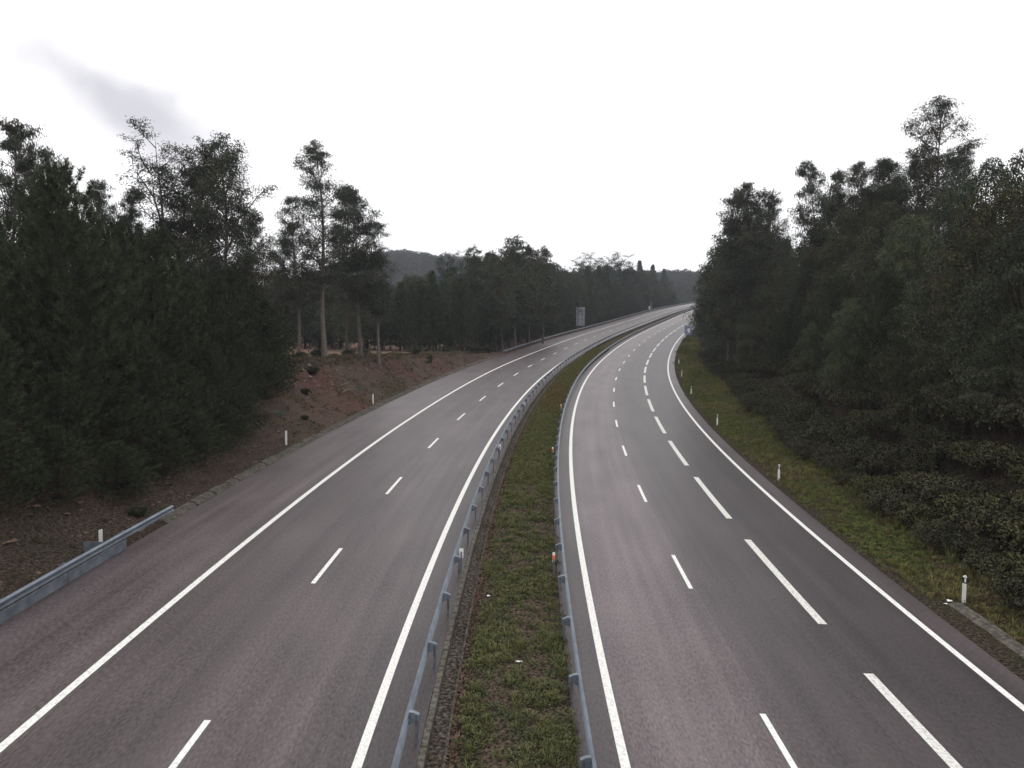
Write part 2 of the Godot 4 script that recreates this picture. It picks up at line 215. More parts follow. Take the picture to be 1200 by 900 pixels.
# ------------------------------------------------------------------ road layout
func lay_out_road() -> void:
	var n := int((SEND - S0) / DS) + 41
	for a in [road_x, road_y, road_z, road_h, road_e]:
		a.resize(n)
	var zero := int(-S0 / DS)
	road_x[zero] = -0.09155
	road_y[zero] = 0.0
	road_z[zero] = 0.0
	road_h[zero] = -0.035918
	for dir in [1, -1]:
		var k := zero
		while k + dir >= 0 and k + dir < n:
			var s: float = S0 + k * DS
			var sm: float = s + dir * DS * 0.5
			road_h[k + dir] = road_h[k] + lut(sm, KS, CURVE) * DS * dir
			var hm := (road_h[k] + road_h[k + dir]) * 0.5
			road_x[k + dir] = road_x[k] + sin(hm) * DS * dir
			road_z[k + dir] = road_z[k] + cos(hm) * DS * dir
			road_y[k + dir] = road_y[k] + lut(sm, KS, GRADE) * DS * dir
			k += dir
	var y20 := road_y[int((20.0 - S0) / DS)]
	for k in n:
		road_y[k] -= y20
		road_e[k] = lut(S0 + k * DS, KS, CROSSFALL)


func smp(a: PackedFloat32Array, s: float) -> float:
	var f := clampf((s - S0) / DS, 0.0, a.size() - 1.001)
	var k := int(f)
	return lerpf(a[k], a[k + 1], f - k)


func P(s: float, t: float, h := 0.0) -> Vector3:       # on the plane of the road, h above it
	var an := smp(road_h, s)
	return Vector3(smp(road_x, s) + t * cos(an), smp(road_y, s) - smp(road_e, s) * t + h, -(smp(road_z, s) - t * sin(an)))


func ground_y(s: float, t: float) -> float:
	var y := smp(road_y, s)
	var e := smp(road_e, s)
	if t < 0.0:
		var u := -t - 15.4
		var ye := y + e * 15.0
		if u <= 0.0:
			return ye + 0.02
		var b := (bumps.get_noise_2d(s * 6.0, t * 6.0) * 0.3 + (0.35 - absf(bumps.get_noise_2d(s * 16.0 + t * 6.0, t * 9.0 + 70.0))) * 0.5) * smoothstep(0.2, 2.5, u)
		return ye + 0.04 + lut(s, DLS, DLV) * smoothstep(0.0, lut(s, WLS, WLV), u) + b
	var w := t - 15.2
	var yr := y - e * 15.2
	if w <= 0.0:
		return yr
	var v0 := lut(s, VRS, VRV)
	var bb := bumps.get_noise_2d(s * 5.0, t * 5.0) * 0.12 * smoothstep(0.2, 2.0, w)
	return yr + 0.03 * minf(w, v0) + lut(s, HRS, HRV) * smoothstep(0.0, 8.0, w - v0) + clampf(w - v0 - 5.0, 0.0, 40.0) * 0.22 + bb


func G(s: float, t: float, h := 0.0) -> Vector3:       # on the ground beside the road
	var an := smp(road_h, s)
	return Vector3(smp(road_x, s) + t * cos(an), ground_y(s, t) + h, -(smp(road_z, s) - t * sin(an)))


func along(s: float) -> Basis:                          # x to the right, y up, -z down the road
	return Basis(Vector3.UP, -smp(road_h, s))


func frame(s: float, t: float, h := 0.0) -> Transform3D:  # follows the grade too
	var a := P(s, t, h)
	var d := (P(s + 1.0, t, h) - P(s - 1.0, t, h)).normalized()
	var x := d.cross(Vector3.UP).normalized()
	return Transform3D(Basis(x, x.cross(d), -d), a)


# sheet over the given s and t stations; fn(s, t) -> [position, colour]
func sheet(ss: Array, ts: Array, fn: Callable, uvs := Vector2.ONE) -> ArrayMesh:
	var q := Soup.new()
	var w := ts.size()
	for s in ss:
		for t in ts:
			var r: Array = fn.call(s, t)
			q.v.append(r[0])
			q.c.append(r[1])
			q.uv.append(Vector2(t * uvs.x, s * uvs.y))
			q.n.append(Vector3.ZERO)
	for a in ss.size() - 1:
		for b in w - 1:
			var k := a * w + b
			q.i.append(k); q.i.append(k + w); q.i.append(k + 1)
			q.i.append(k + 1); q.i.append(k + w); q.i.append(k + w + 1)
	for k in range(0, q.i.size(), 3):
		var a := q.i[k]
		var b := q.i[k + 1]
		var c := q.i[k + 2]
		var nr := (q.v[c] - q.v[a]).cross(q.v[b] - q.v[a])
		q.n[a] += nr
		q.n[b] += nr
		q.n[c] += nr
	for k in q.n.size():
		q.n[k] = q.n[k].normalized()
		if q.n[k].y < 0.0:
			q.n[k] = -q.n[k]
	return q.mesh()


func stations(list: Array) -> Array:                    # [from, to, step], ...
	var o := []
	for a in list:
		var x: float = a[0]
		while x < a[1] - 1e-4:
			o.append(x)
			x += a[2]
	o.append(list[-1][1])
	return o


# ------------------------------------------------------------------ materials
func noise_map(freq: float, lo: float, hi: float, sz: int, sd: int, octaves := 4) -> ImageTexture:
	var f := FastNoiseLite.new()
	f.seed = sd
	f.frequency = freq
	f.fractal_octaves = octaves
	var im := f.get_seamless_image(sz, sz)
	im.convert(Image.FORMAT_L8)
	var d := im.get_data()
	for k in d.size():
		d[k] = int(clampf(lerpf(lo, hi, d[k] / 255.0), 0.0, 1.0) * 255.0)
	return ImageTexture.create_from_image(Image.create_from_data(sz, sz, false, Image.FORMAT_L8, d))


func relief(freq: float, sz: int, sd: int, strength: float) -> ImageTexture:
	var f := FastNoiseLite.new()
	f.seed = sd
	f.frequency = freq
	f.fractal_octaves = 5
	var im := f.get_seamless_image(sz, sz)
	im.convert(Image.FORMAT_RGBA8)
	im.bump_map_to_normal_map(strength)
	return ImageTexture.create_from_image(im)


func mat(col: Color, rough: float, spec := 0.5, metal := 0.0) -> StandardMaterial3D:   # col is linear
	var m := StandardMaterial3D.new()
	m.albedo_color = col.linear_to_srgb()
	m.roughness = rough
	m.metallic_specular = spec
	m.metallic = metal
	return m


func vmat(rough: float, spec := 0.3) -> StandardMaterial3D:
	var m := mat(Color.WHITE, rough, spec)
	m.vertex_color_use_as_albedo = true
	m.cull_mode = BaseMaterial3D.CULL_DISABLED
	return m


func triplanar(m: StandardMaterial3D, tex: Texture2D, scale: float, nrm: Texture2D = null, amount := 1.0) -> StandardMaterial3D:
	m.albedo_texture = tex
	m.uv1_triplanar = true
	m.uv1_world_triplanar = true
	m.uv1_scale = Vector3.ONE * scale
	if nrm:
		m.normal_enabled = true
		m.normal_texture = nrm
		m.normal_scale = amount
	return m


# asphalt of one carriageway: across 512 pixels, along 2048 for 160 m; columns say how worn and pale each strip is
func asphalt(t0: float, t1: float, cols: Array, sd: int, tint: Color) -> StandardMaterial3D:
	var w := 512
	var h := 2048
	var fine := FastNoiseLite.new()
	fine.seed = sd
	fine.frequency = 0.35
	fine.fractal_octaves = 2
	var grain := fine.get_seamless_image(w, h)
	var streak := FastNoiseLite.new()
	streak.seed = sd + 5
	streak.frequency = 0.035
	streak.fractal_octaves = 4
	var st := streak.get_seamless_image(w, h / 16)
	st.resize(w, h, Image.INTERPOLATE_CUBIC)
	var blot := FastNoiseLite.new()
	blot.seed = sd + 9
	blot.frequency = 0.009
	blot.fractal_octaves = 4
	var bl := blot.get_seamless_image(w, h)
	for im in [grain, st, bl]:
		im.convert(Image.FORMAT_L8)
	var gd: PackedByteArray = grain.get_data()
	var sdt: PackedByteArray = st.get_data()
	var bd: PackedByteArray = bl.get_data()
	var at := []
	var val := []
	for c in cols:
		at.append(c[0])
		val.append(c[1])
	var base := PackedFloat32Array()
	for x in w:
		var tt := lerpf(t0, t1, (x + 0.5) / w)
		var seam := 1.0
		for j in [-10.3, -6.52, 6.93, 10.75]:      # joints between the paved strips
			if absf(tt - j) < 0.03:
				seam = 0.8
		base.append(lut(tt, at, val) * seam)
	var table := PackedByteArray()
	for k in 1024:
		table.append(int(clampf(Color(k / 2048.0, 0, 0).linear_to_srgb().r * 255.0, 0, 255)))
	var o := PackedByteArray()
	o.resize(w * h * 3)
	var k := 0
	for y in h:
		for x in w:
			var f := base[x] * 0.74 * (1.0 + (gd[k] - 128) * 0.005 + (sdt[k] - 128) * 0.0018 + (bd[k] - 128) * 0.0019)
			var j := k * 3
			o[j] = table[int(f * tint.r * 2048.0)]
			o[j + 1] = table[int(f * tint.g * 2048.0)]
			o[j + 2] = table[int(f * tint.b * 2048.0)]
			k += 1
	var m := StandardMaterial3D.new()
	var im := Image.create_from_data(w, h, false, Image.FORMAT_RGB8, o)
	im.generate_mipmaps()
	m.albedo_texture = ImageTexture.create_from_image(im)
	m.uv1_scale = Vector3(1.0 / (t1 - t0), 1.0 / 160.0, 1)
	m.uv1_offset = Vector3(-t0 / (t1 - t0), 0, 0)
	m.roughness = 0.45
	m.metallic_specular = 0.42
	return m


func make_materials() -> void:
	M.left_asphalt = asphalt(-14.6, -1.6, [[-14.6, 0.08], [-14.2, 0.115], [-11.0, 0.122], [-10.2, 0.096], [-9.4, 0.088], [-8.6, 0.097], [-7.8, 0.086], [-6.9, 0.098], [-6.2, 0.108], [-5.4, 0.094], [-4.6, 0.106], [-3.8, 0.094], [-3.0, 0.086], [-2.75, 0.066], [-1.6, 0.06]], 11, Color(1.05, 0.83, 0.85))
	M.right_asphalt = asphalt(1.85, 14.95, [[1.85, 0.06], [2.7, 0.066], [3.3, 0.142], [4.2, 0.158], [5.0, 0.14], [5.9, 0.154], [6.6, 0.122], [7.3, 0.078], [8.3, 0.06], [9.2, 0.064], [10.2, 0.066], [11.2, 0.05], [12.4, 0.052], [13.7, 0.053], [14.1, 0.075], [14.95, 0.088]], 29, Color(1.05, 0.825, 0.865))
	M.paint = triplanar(mat(Color(0.8, 0.79, 0.76), 0.6, 0.4), noise_map(0.06, 0.84, 1.16, 256, 3), 0.45)
	M.old_paint = triplanar(mat(Color(0.7, 0.69, 0.65), 0.65, 0.4), noise_map(0.06, 0.78, 1.15, 256, 4), 0.45)
	M.steel = triplanar(mat(Color(0.25, 0.285, 0.34), 0.5, 0.5, 0.5), noise_map(0.015, 0.72, 1.0, 256, 5), 0.35)
	M.old_steel = triplanar(mat(Color(0.22, 0.24, 0.28), 0.6, 0.5, 0.3), noise_map(0.02, 0.6, 1.0, 256, 6), 0.5)
	var soil_n := relief(0.03, 512, 8, 6.0)
	M.soil = triplanar(vmat(0.95, 0.15), noise_map(0.035, 0.22, 1.12, 512, 7, 6), 0.36, soil_n, 1.2)
	M.concrete = triplanar(vmat(0.9, 0.2), noise_map(0.012, 0.45, 1.0, 512, 9, 5), 0.6, soil_n, 0.4)
	M.leaf = vmat(0.7, 0.14)
	M.needles = vmat(0.75, 0.1)
	M.bark = triplanar(vmat(0.9, 0.2), noise_map(0.03, 0.5, 1.0, 256, 10), 0.8)
	M.white_plastic = mat(Color(0.74, 0.74, 0.72), 0.5)
	M.black_plastic = mat(Color(0.015, 0.015, 0.015), 0.5)
	M.reflector = mat(Color(0.8, 0.82, 0.82), 0.2)
	M.orange = mat(Color(0.75, 0.16, 0.03), 0.4)
	M.sign_back = triplanar(mat(Color(0.42, 0.43, 0.48), 0.5, 0.5, 0.2), noise_map(0.02, 0.8, 1.0, 256, 12), 0.4)
	M.sign_blue = mat(Color(0.16, 0.2, 0.33), 0.4)
	M.sign_white = mat(Color(0.75, 0.75, 0.75), 0.4)
	M.stuff = vmat(0.85, 0.12)
	M.scrap = mat(Color(0.75, 0.75, 0.73), 0.7)


# ------------------------------------------------------------------ sky, light, camera
func make_view() -> void:
	var cam := Camera3D.new()
	cam.name = "camera"
	cam.fov = 51.205
	cam.near = 0.5
	cam.far = 9000.0
	cam.basis = Basis(Vector3.RIGHT, -0.070028) * Basis(Vector3.BACK, 0.009858)
	cam.position = Vector3(0, 9.388, 0)
	add_child(cam)
	cam.current = true
	# overcast: an even white cover of stratus with a few thinner grey shreds
	var w := 1024
	var h := 512
	var im := Image.create(w, h, false, Image.FORMAT_RGBF)
	var f := FastNoiseLite.new()
	f.seed = 5
	f.frequency = 1.1
	f.fractal_octaves = 5
	for y in h:
		var el := (0.5 - (y + 0.5) / h) * PI
		for x in w:
			var az := wrapf((x + 0.5) / w * TAU, -PI, PI)
			var d := Vector3(sin(az) * cos(el), sin(el), -cos(az) * cos(el))
			var nz := f.get_noise_3dv(d * Vector3(2.2, 5.0, 2.2))
			var cover := 1.45 + 0.2 * nz
			# the grey shred: long axis sloping down to the right
			var a := rad_to_deg(az) + 25.0
			var b := rad_to_deg(el) - 13.3
			var p := a * 0.91 - b * 0.42
			var q := a * 0.42 + b * 0.91
			var wob := f.get_noise_3dv(d * 16.0)
			var m := clampf(1.12 - 0.78 * sqrt(p * p / 52.0 + q * q / (6.0 + 0.6 * clampf(p, -4.0, 4.0))) + wob * 0.35, 0.0, 1.0)
			m = smoothstep(0.0, 1.0, m)
			var c := Color(cover, cover, cover * 1.01).lerp(Color(0.8, 0.795, 0.86), m)
			im.set_pixel(x, y, c)
	var pan := PanoramaSkyMaterial.new()
	pan.panorama = ImageTexture.create_from_image(im)
	var sky := Sky.new()
	sky.sky_material = pan
	var env := Environment.new()
	env.background_mode = Environment.BG_SKY
	env.sky = sky
	env.tonemap_mode = Environment.TONE_MAPPER_LINEAR
	env.tonemap_exposure = 0.92
	env.sdfgi_enabled = true
	env.ssao_enabled = true
	env.ssil_enabled = true
	env.fog_enabled = true
	env.fog_density = 0.00024
	env.fog_light_color = Color(0.83, 0.84, 0.9)
	var we := WorldEnvironment.new()
	we.name = "world"
	we.environment = env
	add_child(we)
	var sun := DirectionalLight3D.new()
	sun.name = "sun"
	sun.light_energy = 0.15
	sun.light_angular_distance = 40.0
	sun.light_color = Color(1.0, 0.97, 0.93)
	sun.shadow_enabled = true
	sun.basis = Basis(Vector3.UP, 0.5) * Basis(Vector3.RIGHT, -1.15)
	add_child(sun)


# ------------------------------------------------------------------ ground, road, markings
func make_ground() -> void:
	var ts := stations([[-300, -100, 25], [-100, -44, 4], [-44, -30, 1], [-30, -15.6, 0.4], [-15.6, -14.8, 0.2], [-14.8, -14.3, 0.5], [-14.3, 14.5, 28.8], [14.5, 15.0, 0.5], [15.0, 24, 0.45], [24, 44, 1], [44, 100, 4], [100, 300, 25]])
	var ss := stations([[-45, 8, 4], [8, 110, 0.6], [110, 200, 2], [200, 640, 8]])
	var red := Color(0.185, 0.104, 0.084)
	var brown := Color(0.175, 0.125, 0.1)
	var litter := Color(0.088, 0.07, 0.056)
	var field := Color(0.34, 0.22, 0.15)
	var grass := Color(0.07, 0.078, 0.03)
	var fn := func(s: float, t: float) -> Array:
		var p: Vector3
		var c: Color
		var a := patches.get_noise_2d(s, t)
		var b := patches.get_noise_2d(s * 4.0 + 300.0, t * 4.0)
		if absf(t) < 14.8:
			p = P(s, t, -0.55 if absf(t) < 14.4 else -0.12)
			c = brown
		else:
			p = G(s, t)
			if t < 0.0:
				c = brown.lerp(red, smoothstep(-0.25, 0.25, a + b * 0.6))
				c = c.lerp(grass, smoothstep(0.12, 0.4, b - a * 0.5) * 0.55)
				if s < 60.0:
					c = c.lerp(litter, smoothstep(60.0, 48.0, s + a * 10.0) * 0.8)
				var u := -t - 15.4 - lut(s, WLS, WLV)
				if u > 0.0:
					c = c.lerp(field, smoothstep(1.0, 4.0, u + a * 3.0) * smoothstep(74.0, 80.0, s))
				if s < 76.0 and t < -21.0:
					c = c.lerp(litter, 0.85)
			else:
				c = grass.lerp(Color(0.1, 0.075, 0.045), smoothstep(-0.1, 0.35, b + a * 0.5) * 0.8)
				if t > 15.2 + lut(s, VRS, VRV) + 0.5:
					c = c.lerp(litter, 0.85)
				if t < 15.7:
					c = c.lerp(Color(0.095, 0.078, 0.065), 0.7)
		return [p, c]
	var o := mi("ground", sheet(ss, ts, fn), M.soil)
	structure(o, "reddish brown earth and grass verges beside the road")
	# the plain beyond, out to the horizon
	var far := sheet([-3500.0, -100.0, 700.0, 4500.0], [-4000.0, -300.0, 300.0, 4000.0], func(s: float, t: float) -> Array: return [Vector3(t, -2.5, -s), Color(0.07, 0.075, 0.045)])
	structure(mi("plain", far, M.soil), "dark green plain far beyond the woods")


func strip(s0: float, s1: float, t0: float, t1: float, h: float, step := 1.0) -> ArrayMesh:
	var q := Soup.new()
	var m := maxi(1, int(ceil((s1 - s0) / step)))
	for k in m + 1:
		var s := lerpf(s0, s1, float(k) / m)
		for t in [t0, t1]:
			q.v.append(P(s, t, h))
			q.n.append(Vector3.UP)
			q.c.append(Color.WHITE)
		if k > 0:
			var a := k * 2
			q.i.append(a - 2); q.i.append(a); q.i.append(a - 1)
			q.i.append(a - 1); q.i.append(a); q.i.append(a + 1)
	return q.mesh()


func make_road() -> void:
	var ss := stations([[-40, 120, 1.5], [120, 300, 4], [300, 640, 10]])
	var flat := func(s: float, t: float) -> Array:
		return [P(s, t, 0.0 if t > -14.59 and t < 14.94 and absf(t) > 1.62 else -0.02), Color.WHITE]
	var lane := func(s: float, t: float) -> Array:
		return [P(s, t), Color.WHITE]
	var left := mi("road", sheet(ss, stations([[-14.6, -1.66, 1.0]]), lane), M.left_asphalt)
	structure(left, "left carriageway of worn purplish grey asphalt")
	var right := mi("road", sheet(ss, stations([[1.86, 14.95, 1.0]]), lane), M.right_asphalt)
	structure(right, "right carriageway of grey asphalt with three lanes")
	# solid edge lines and single dashes, each its own piece of paint on the asphalt
	for a in [[left, -10.536], [left, -2.903], [right, 2.903], [right, 13.925]]:
		mi("edge_line", strip(-30, 620, a[1] - 0.11, a[1] + 0.11, 0.004, 1.5), M.paint, a[0])
	for a in [[left, -6.684, 16.0, 13.088, 4.0, 0.078, M.paint], [right, 6.708, 17.69, 13.088, 4.0, 0.078, M.paint], [right, 10.504, 17.54, 13.366, 9.73, 0.15, M.old_paint]]:
		for k in range(-1, 46):
			var s: float = a[2] + a[3] * k
			mi("lane_dash", strip(s - a[4] * 0.5, s + a[4] * 0.5, a[1] - a[5], a[1] + a[5], 0.004, 1.5), a[6], a[0])


func make_median() -> void:
	var ss := stations([[-30, 10, 4], [10, 90, 0.5], [90, 200, 2], [200, 620, 8]])
	var ts := stations([[-1.04, -0.6, 0.11], [-0.6, 1.9, 0.25]])
	var fn := func(s: float, t: float) -> Array:
		var u := (t + 1.04) / 2.94
		var a := patches.get_noise_2d(s * 5.0, t * 9.0 + 40.0)
		var c := Color(0.15, 0.112, 0.085).lerp(Color(0.09, 0.09, 0.045), smoothstep(-0.1, 0.35, a))
		if s > 38.0:
			c = c.lerp(Color(0.075, 0.08, 0.03), smoothstep(38.0, 48.0, s) * 0.8)
		if s > 70.0:
			c = c.lerp(Color(0.12, 0.095, 0.045), smoothstep(70.0, 82.0, s) * 0.7)
		return [P(s, t, -0.03 + 0.16 * sin(u * PI) + a * 0.05), c]
	structure(mi("median", sheet(ss, ts, fn), M.soil), "narrow strip of earth between the two carriageways")
	# drain: blocks of the low wall, the floor, the thin far wall
	var drain := Node3D.new()
	drain.name = numbered("drain_channel")
	add_child(drain)
	structure(drain, "open concrete drain channel along the median")
	var shapes := []
	rng.seed = 301
	for k in 5:
		var q := Soup.new()
		var j := rnd(0.8, 1.15)
		q.block(-0.085, 0.075, -0.4, rnd(0.015, 0.05), -0.61, 0.61, 0.015, Color(0.2 * j, 0.185 * j, 0.16 * j))
		shapes.append(q.mesh())
	var s := 8.0
	while s < 150.0:
		var b := mi("channel_block", shapes[rng.randi() % 5], M.concrete, drain)
		b.transform = frame(s, -1.57 + rnd(-0.008, 0.008), 0.0)
		b.rotate_object_local(Vector3.UP, rnd(-0.006, 0.006))
		s += 1.25
	var floor_fn := func(s2: float, t: float) -> Array:
		var a := patches.get_noise_2d(s2 * 6.0, t * 20.0)
		return [P(s2, t, -0.24 + a * 0.03), Color(0.15, 0.128, 0.105).lerp(Color(0.2, 0.175, 0.15), smoothstep(-0.3, 0.3, a))]
	mi("channel_floor", sheet(stations([[8, 60, 0.5], [60, 150, 1.5]]), stations([[-1.5, -1.08, 0.105]]), floor_fn), M.soil, drain)
	var wall := Soup.new()
	var st := stations([[8, 150, 1.0]])
	for k in st.size() - 1:
		var a: float = st[k]
		var b: float = st[k + 1]
		var col := Color(0.15, 0.135, 0.115)
		wall.quad(P(a, -1.09, 0.03), P(b, -1.09, 0.03), P(b, -1.03, 0.03), P(a, -1.03, 0.03), col)
		wall.quad(P(a, -1.09, -0.3), P(b, -1.09, -0.3), P(b, -1.09, 0.03), P(a, -1.09, 0.03), col)
		wall.quad(P(a, -1.03, 0.03), P(b, -1.03, 0.03), P(b, -1.03, -0.3), P(a, -1.03, -0.3), col)
	mi("channel_wall", wall.mesh(), M.concrete, drain)


func make_kerbs() -> void:
	rng.seed = 77
	var shapes := []
	for k in 6:
		var q := Soup.new()
		var j := rnd(0.75, 1.15)
		var h := rnd(0.1, 0.17)
		q.extrude([Vector2(-0.42, -0.3), Vector2(-0.42, h + 0.03), Vector2(-0.16, h), Vector2(-0.02, 0.02), Vector2(0.06, 0.0), Vector2(0.06, -0.3)], -0.49, 0.49, Color(0.16 * j, 0.145 * j, 0.125 * j))
		shapes.append(q.mesh())
	var left := Node3D.new()
	left.name = numbered("kerb")
	add_child(left)
	structure(left, "weathered concrete kerb at the foot of the earth bank")
	var s := 33.6
	while s < 136.0:
		var b := mi("kerb_stone", shapes[rng.randi() % 6], M.concrete, left)
		b.transform = frame(s, -14.68 + rnd(-0.03, 0.03), rnd(-0.03, 0.015))
		b.rotate_object_local(Vector3.UP, rnd(-0.02, 0.02))
		s += 1.0
	var right := Node3D.new()
	right.name = numbered("kerb")
	add_child(right)
	structure(right, "concrete gutter and raised kerb at the edge of the grass verge")
	s = 8.0
	while s < 28.6:
		var q := Soup.new()
		var j := rnd(0.8, 1.1)
		q.extrude([Vector2(0.0, -0.3), Vector2(0.0, 0.1), Vector2(0.14, 0.16), Vector2(0.46, 0.17), Vector2(0.52, -0.3)], -0.497, 0.497, Color(0.2 * j, 0.18 * j, 0.155 * j))
		var b := mi("kerb_stone", q.mesh(), M.concrete, right)
		b.transform = frame(s, 15.82 + rnd(-0.01, 0.01), rnd(-0.02, 0.02) - 0.02)
		s += 1.0
	var fn := func(s2: float, t: float) -> Array:
		var u := clampf((t - 14.9) / 0.95, 0.0, 1.0)
		var a := patches.get_noise_2d(s2 * 5.0, t * 14.0)
		return [P(s2, t, 0.006 - 0.07 * sin(u * PI)), Color(0.15, 0.12, 0.1).lerp(Color(0.2, 0.175, 0.15), smoothstep(-0.2, 0.4, a))]
	mi("gutter", sheet(stations([[8, 29, 0.5]]), stations([[14.93, 15.85, 0.115]]), fn), M.concrete, right)


# ------------------------------------------------------------------ guard rails
func make_rails() -> void:
	var bay := 3.74
	var prof := [Vector2(0.005, 0.0), Vector2(0.005, 0.018), Vector2(0.083, 0.055), Vector2(0.083, 0.095), Vector2(0.0, 0.137), Vector2(0.0, 0.173), Vector2(0.083, 0.215), Vector2(0.083, 0.255), Vector2(0.005, 0.292), Vector2(0.005, 0.31)]
	var out := prof.duplicate()
	for k in range(prof.size() - 1, -1, -1):
		out.append(prof[k] - Vector2(0.007, 0.0))
	var q := Soup.new()
	q.extrude(out, -bay * 0.5 - 0.12, bay * 0.5 + 0.12, Color.WHITE, false)
	for z in [-bay * 0.5 - 0.07, bay * 0.5 + 0.07]:          # bolt heads at the lap
		for y in [0.075, 0.235]:
			q.block(0.083, 0.097, y - 0.013, y + 0.013, z - 0.013, z + 0.013, 0.004, Color.WHITE)
	var beam := q.mesh()
	q = Soup.new()                                            # channel post, open to the back
	q.extrude([Vector2(-0.05, -0.4), Vector2(-0.05, 0.68), Vector2(-0.044, 0.68), Vector2(-0.044, -0.4)], -0.06, 0.06, Color.WHITE)
	q.extrude([Vector2(-0.1, -0.4), Vector2(-0.1, 0.68), Vector2(-0.044, 0.68), Vector2(-0.044, -0.4)], -0.06, -0.054, Color.WHITE)
	q.extrude([Vector2(-0.1, -0.4), Vector2(-0.1, 0.68), Vector2(-0.044, 0.68), Vector2(-0.044, -0.4)], 0.054, 0.06, Color.WHITE)
	var post := q.mesh()
	q = Soup.new()                                            # bent spacer between post and beam
	q.extrude([Vector2(-0.14, 0.56), Vector2(-0.14, 0.675), Vector2(-0.01, 0.735), Vector2(0.09, 0.745), Vector2(0.1, 0.46), Vector2(0.03, 0.47)], -0.055, 0.055, Color.WHITE)
	var spacer := q.mesh()
	q = Soup.new()                                            # smooth lower panel of the near left rail
	q.block(0.03, 0.042, 0.06, 0.4, -bay * 0.5 - 0.02, bay * 0.5 + 0.02, 0.003, Color.WHITE)
	q.block(0.03, 0.06, 0.385, 0.42, -bay * 0.5 - 0.02, bay * 0.5 + 0.02, 0.008, Color.WHITE)
	var panel := q.mesh()
	# [label, offset of the beam, first s, last s, +1 when the beam faces right]
	for a in [
		["galvanised guard rail of the median beside the drain channel", -1.92, 2.55, 620.0, -1],
		["galvanised guard rail of the median beside the three lane carriageway", 2.05, 1.1, 620.0, 1],
		["galvanised guard rail with smooth lower panel ending at the kerb", -14.5, 7.0, 32.0, 1],
		["long guard rail along the embankment below the large sign panel", -14.75, 140.0, 620.0, 1]]:
		var g := thing("guard_rail", a[0], "guard rail", P(a[2], a[1]), "guard rails")
		var inv := g.transform.affine_inverse()
		var s: float = a[2]
		var t: float = a[1]
		while s < a[3] + 0.1:
			var turn := 0.0 if a[4] > 0 else PI
			var f := frame(s, t)
			f.basis = f.basis.rotated(f.basis.y, turn)
			mi("post", post, M.old_steel, g).transform = inv * f * Transform3D(Basis(), Vector3(-0.09, 0, 0))
			mi("spacer", spacer, M.steel, g).transform = inv * f * Transform3D(Basis(), Vector3(-0.09, 0, 0))
			var p0 := P(s, t)
			var p1 := P(s + bay, t)
			var d := (p1 - p0).normalized()
			var x := d.cross(Vector3.UP).normalized()
			var b := Basis(x, x.cross(d), -d)
			b = b.rotated(b.y, turn)
			var tr := Transform3D(b, (p0 + p1) * 0.5 + Vector3(0, 0.44, 0))
			if s + bay < a[3] + 2.0:
				mi("rail_beam", beam, M.steel, g).transform = inv * tr
			if t < -14.0 and s < 26.5:
				mi("lower_panel", panel, M.steel, g).transform = inv * (tr * Transform3D(Basis(), Vector3(0, -0.44, 0)))
			s += bay
	# the panel that turns back from the end of the lower panel
	q = Soup.new()
	q.block(-1.25, 0.0, 0.05, 0.46, -0.012, 0.012, 0.003, Color.WHITE)
	q.block(-1.25, -1.21, 0.05, 0.46, 0.012, 0.05, 0.003, Color.WHITE)
	q.block(-0.9, -0.84, -0.3, 0.44, -0.06, -0.012, 0.003, Color.WHITE)
	var o := mi("return_panel", q.mesh(), M.steel)
	o.transform = frame(28.9, -14.52, 0.0)
	tag(o, "short grey steel panel turned back behind the guard rail", "panel")


# ------------------------------------------------------------------ small roadside things
func delineator(at: Vector3, turn: Basis, h: float, label: String, group: String, band := true) -> void:
	var o := thing("delineator_post", label, "marker post", at, group)
	o.basis = turn
	var q := Soup.new()
	q.extrude([Vector2(-0.06, -0.2), Vector2(-0.06, h - 0.03), Vector2(0.03, h), Vector2(0.06, h - 0.02), Vector2(0.06, -0.2)], -0.03, 0.03, Color.WHITE)
	mi("post", q.mesh(), M.white_plastic, o)
	if band:
		q = Soup.new()
		q.extrude([Vector2(-0.063, h - 0.27), Vector2(-0.063, h - 0.06), Vector2(0.063, h - 0.09), Vector2(0.063, h - 0.3)], -0.033, 0.033, Color.WHITE)
		var band_mesh := mi("black_band", q.mesh(), M.black_plastic, o)
		q = Soup.new()
		q.block(-0.028, 0.028, h - 0.24, h - 0.1, 0.033, 0.038, 0.002, Color.WHITE)
		mi("reflector", q.mesh(), M.reflector, band_mesh)


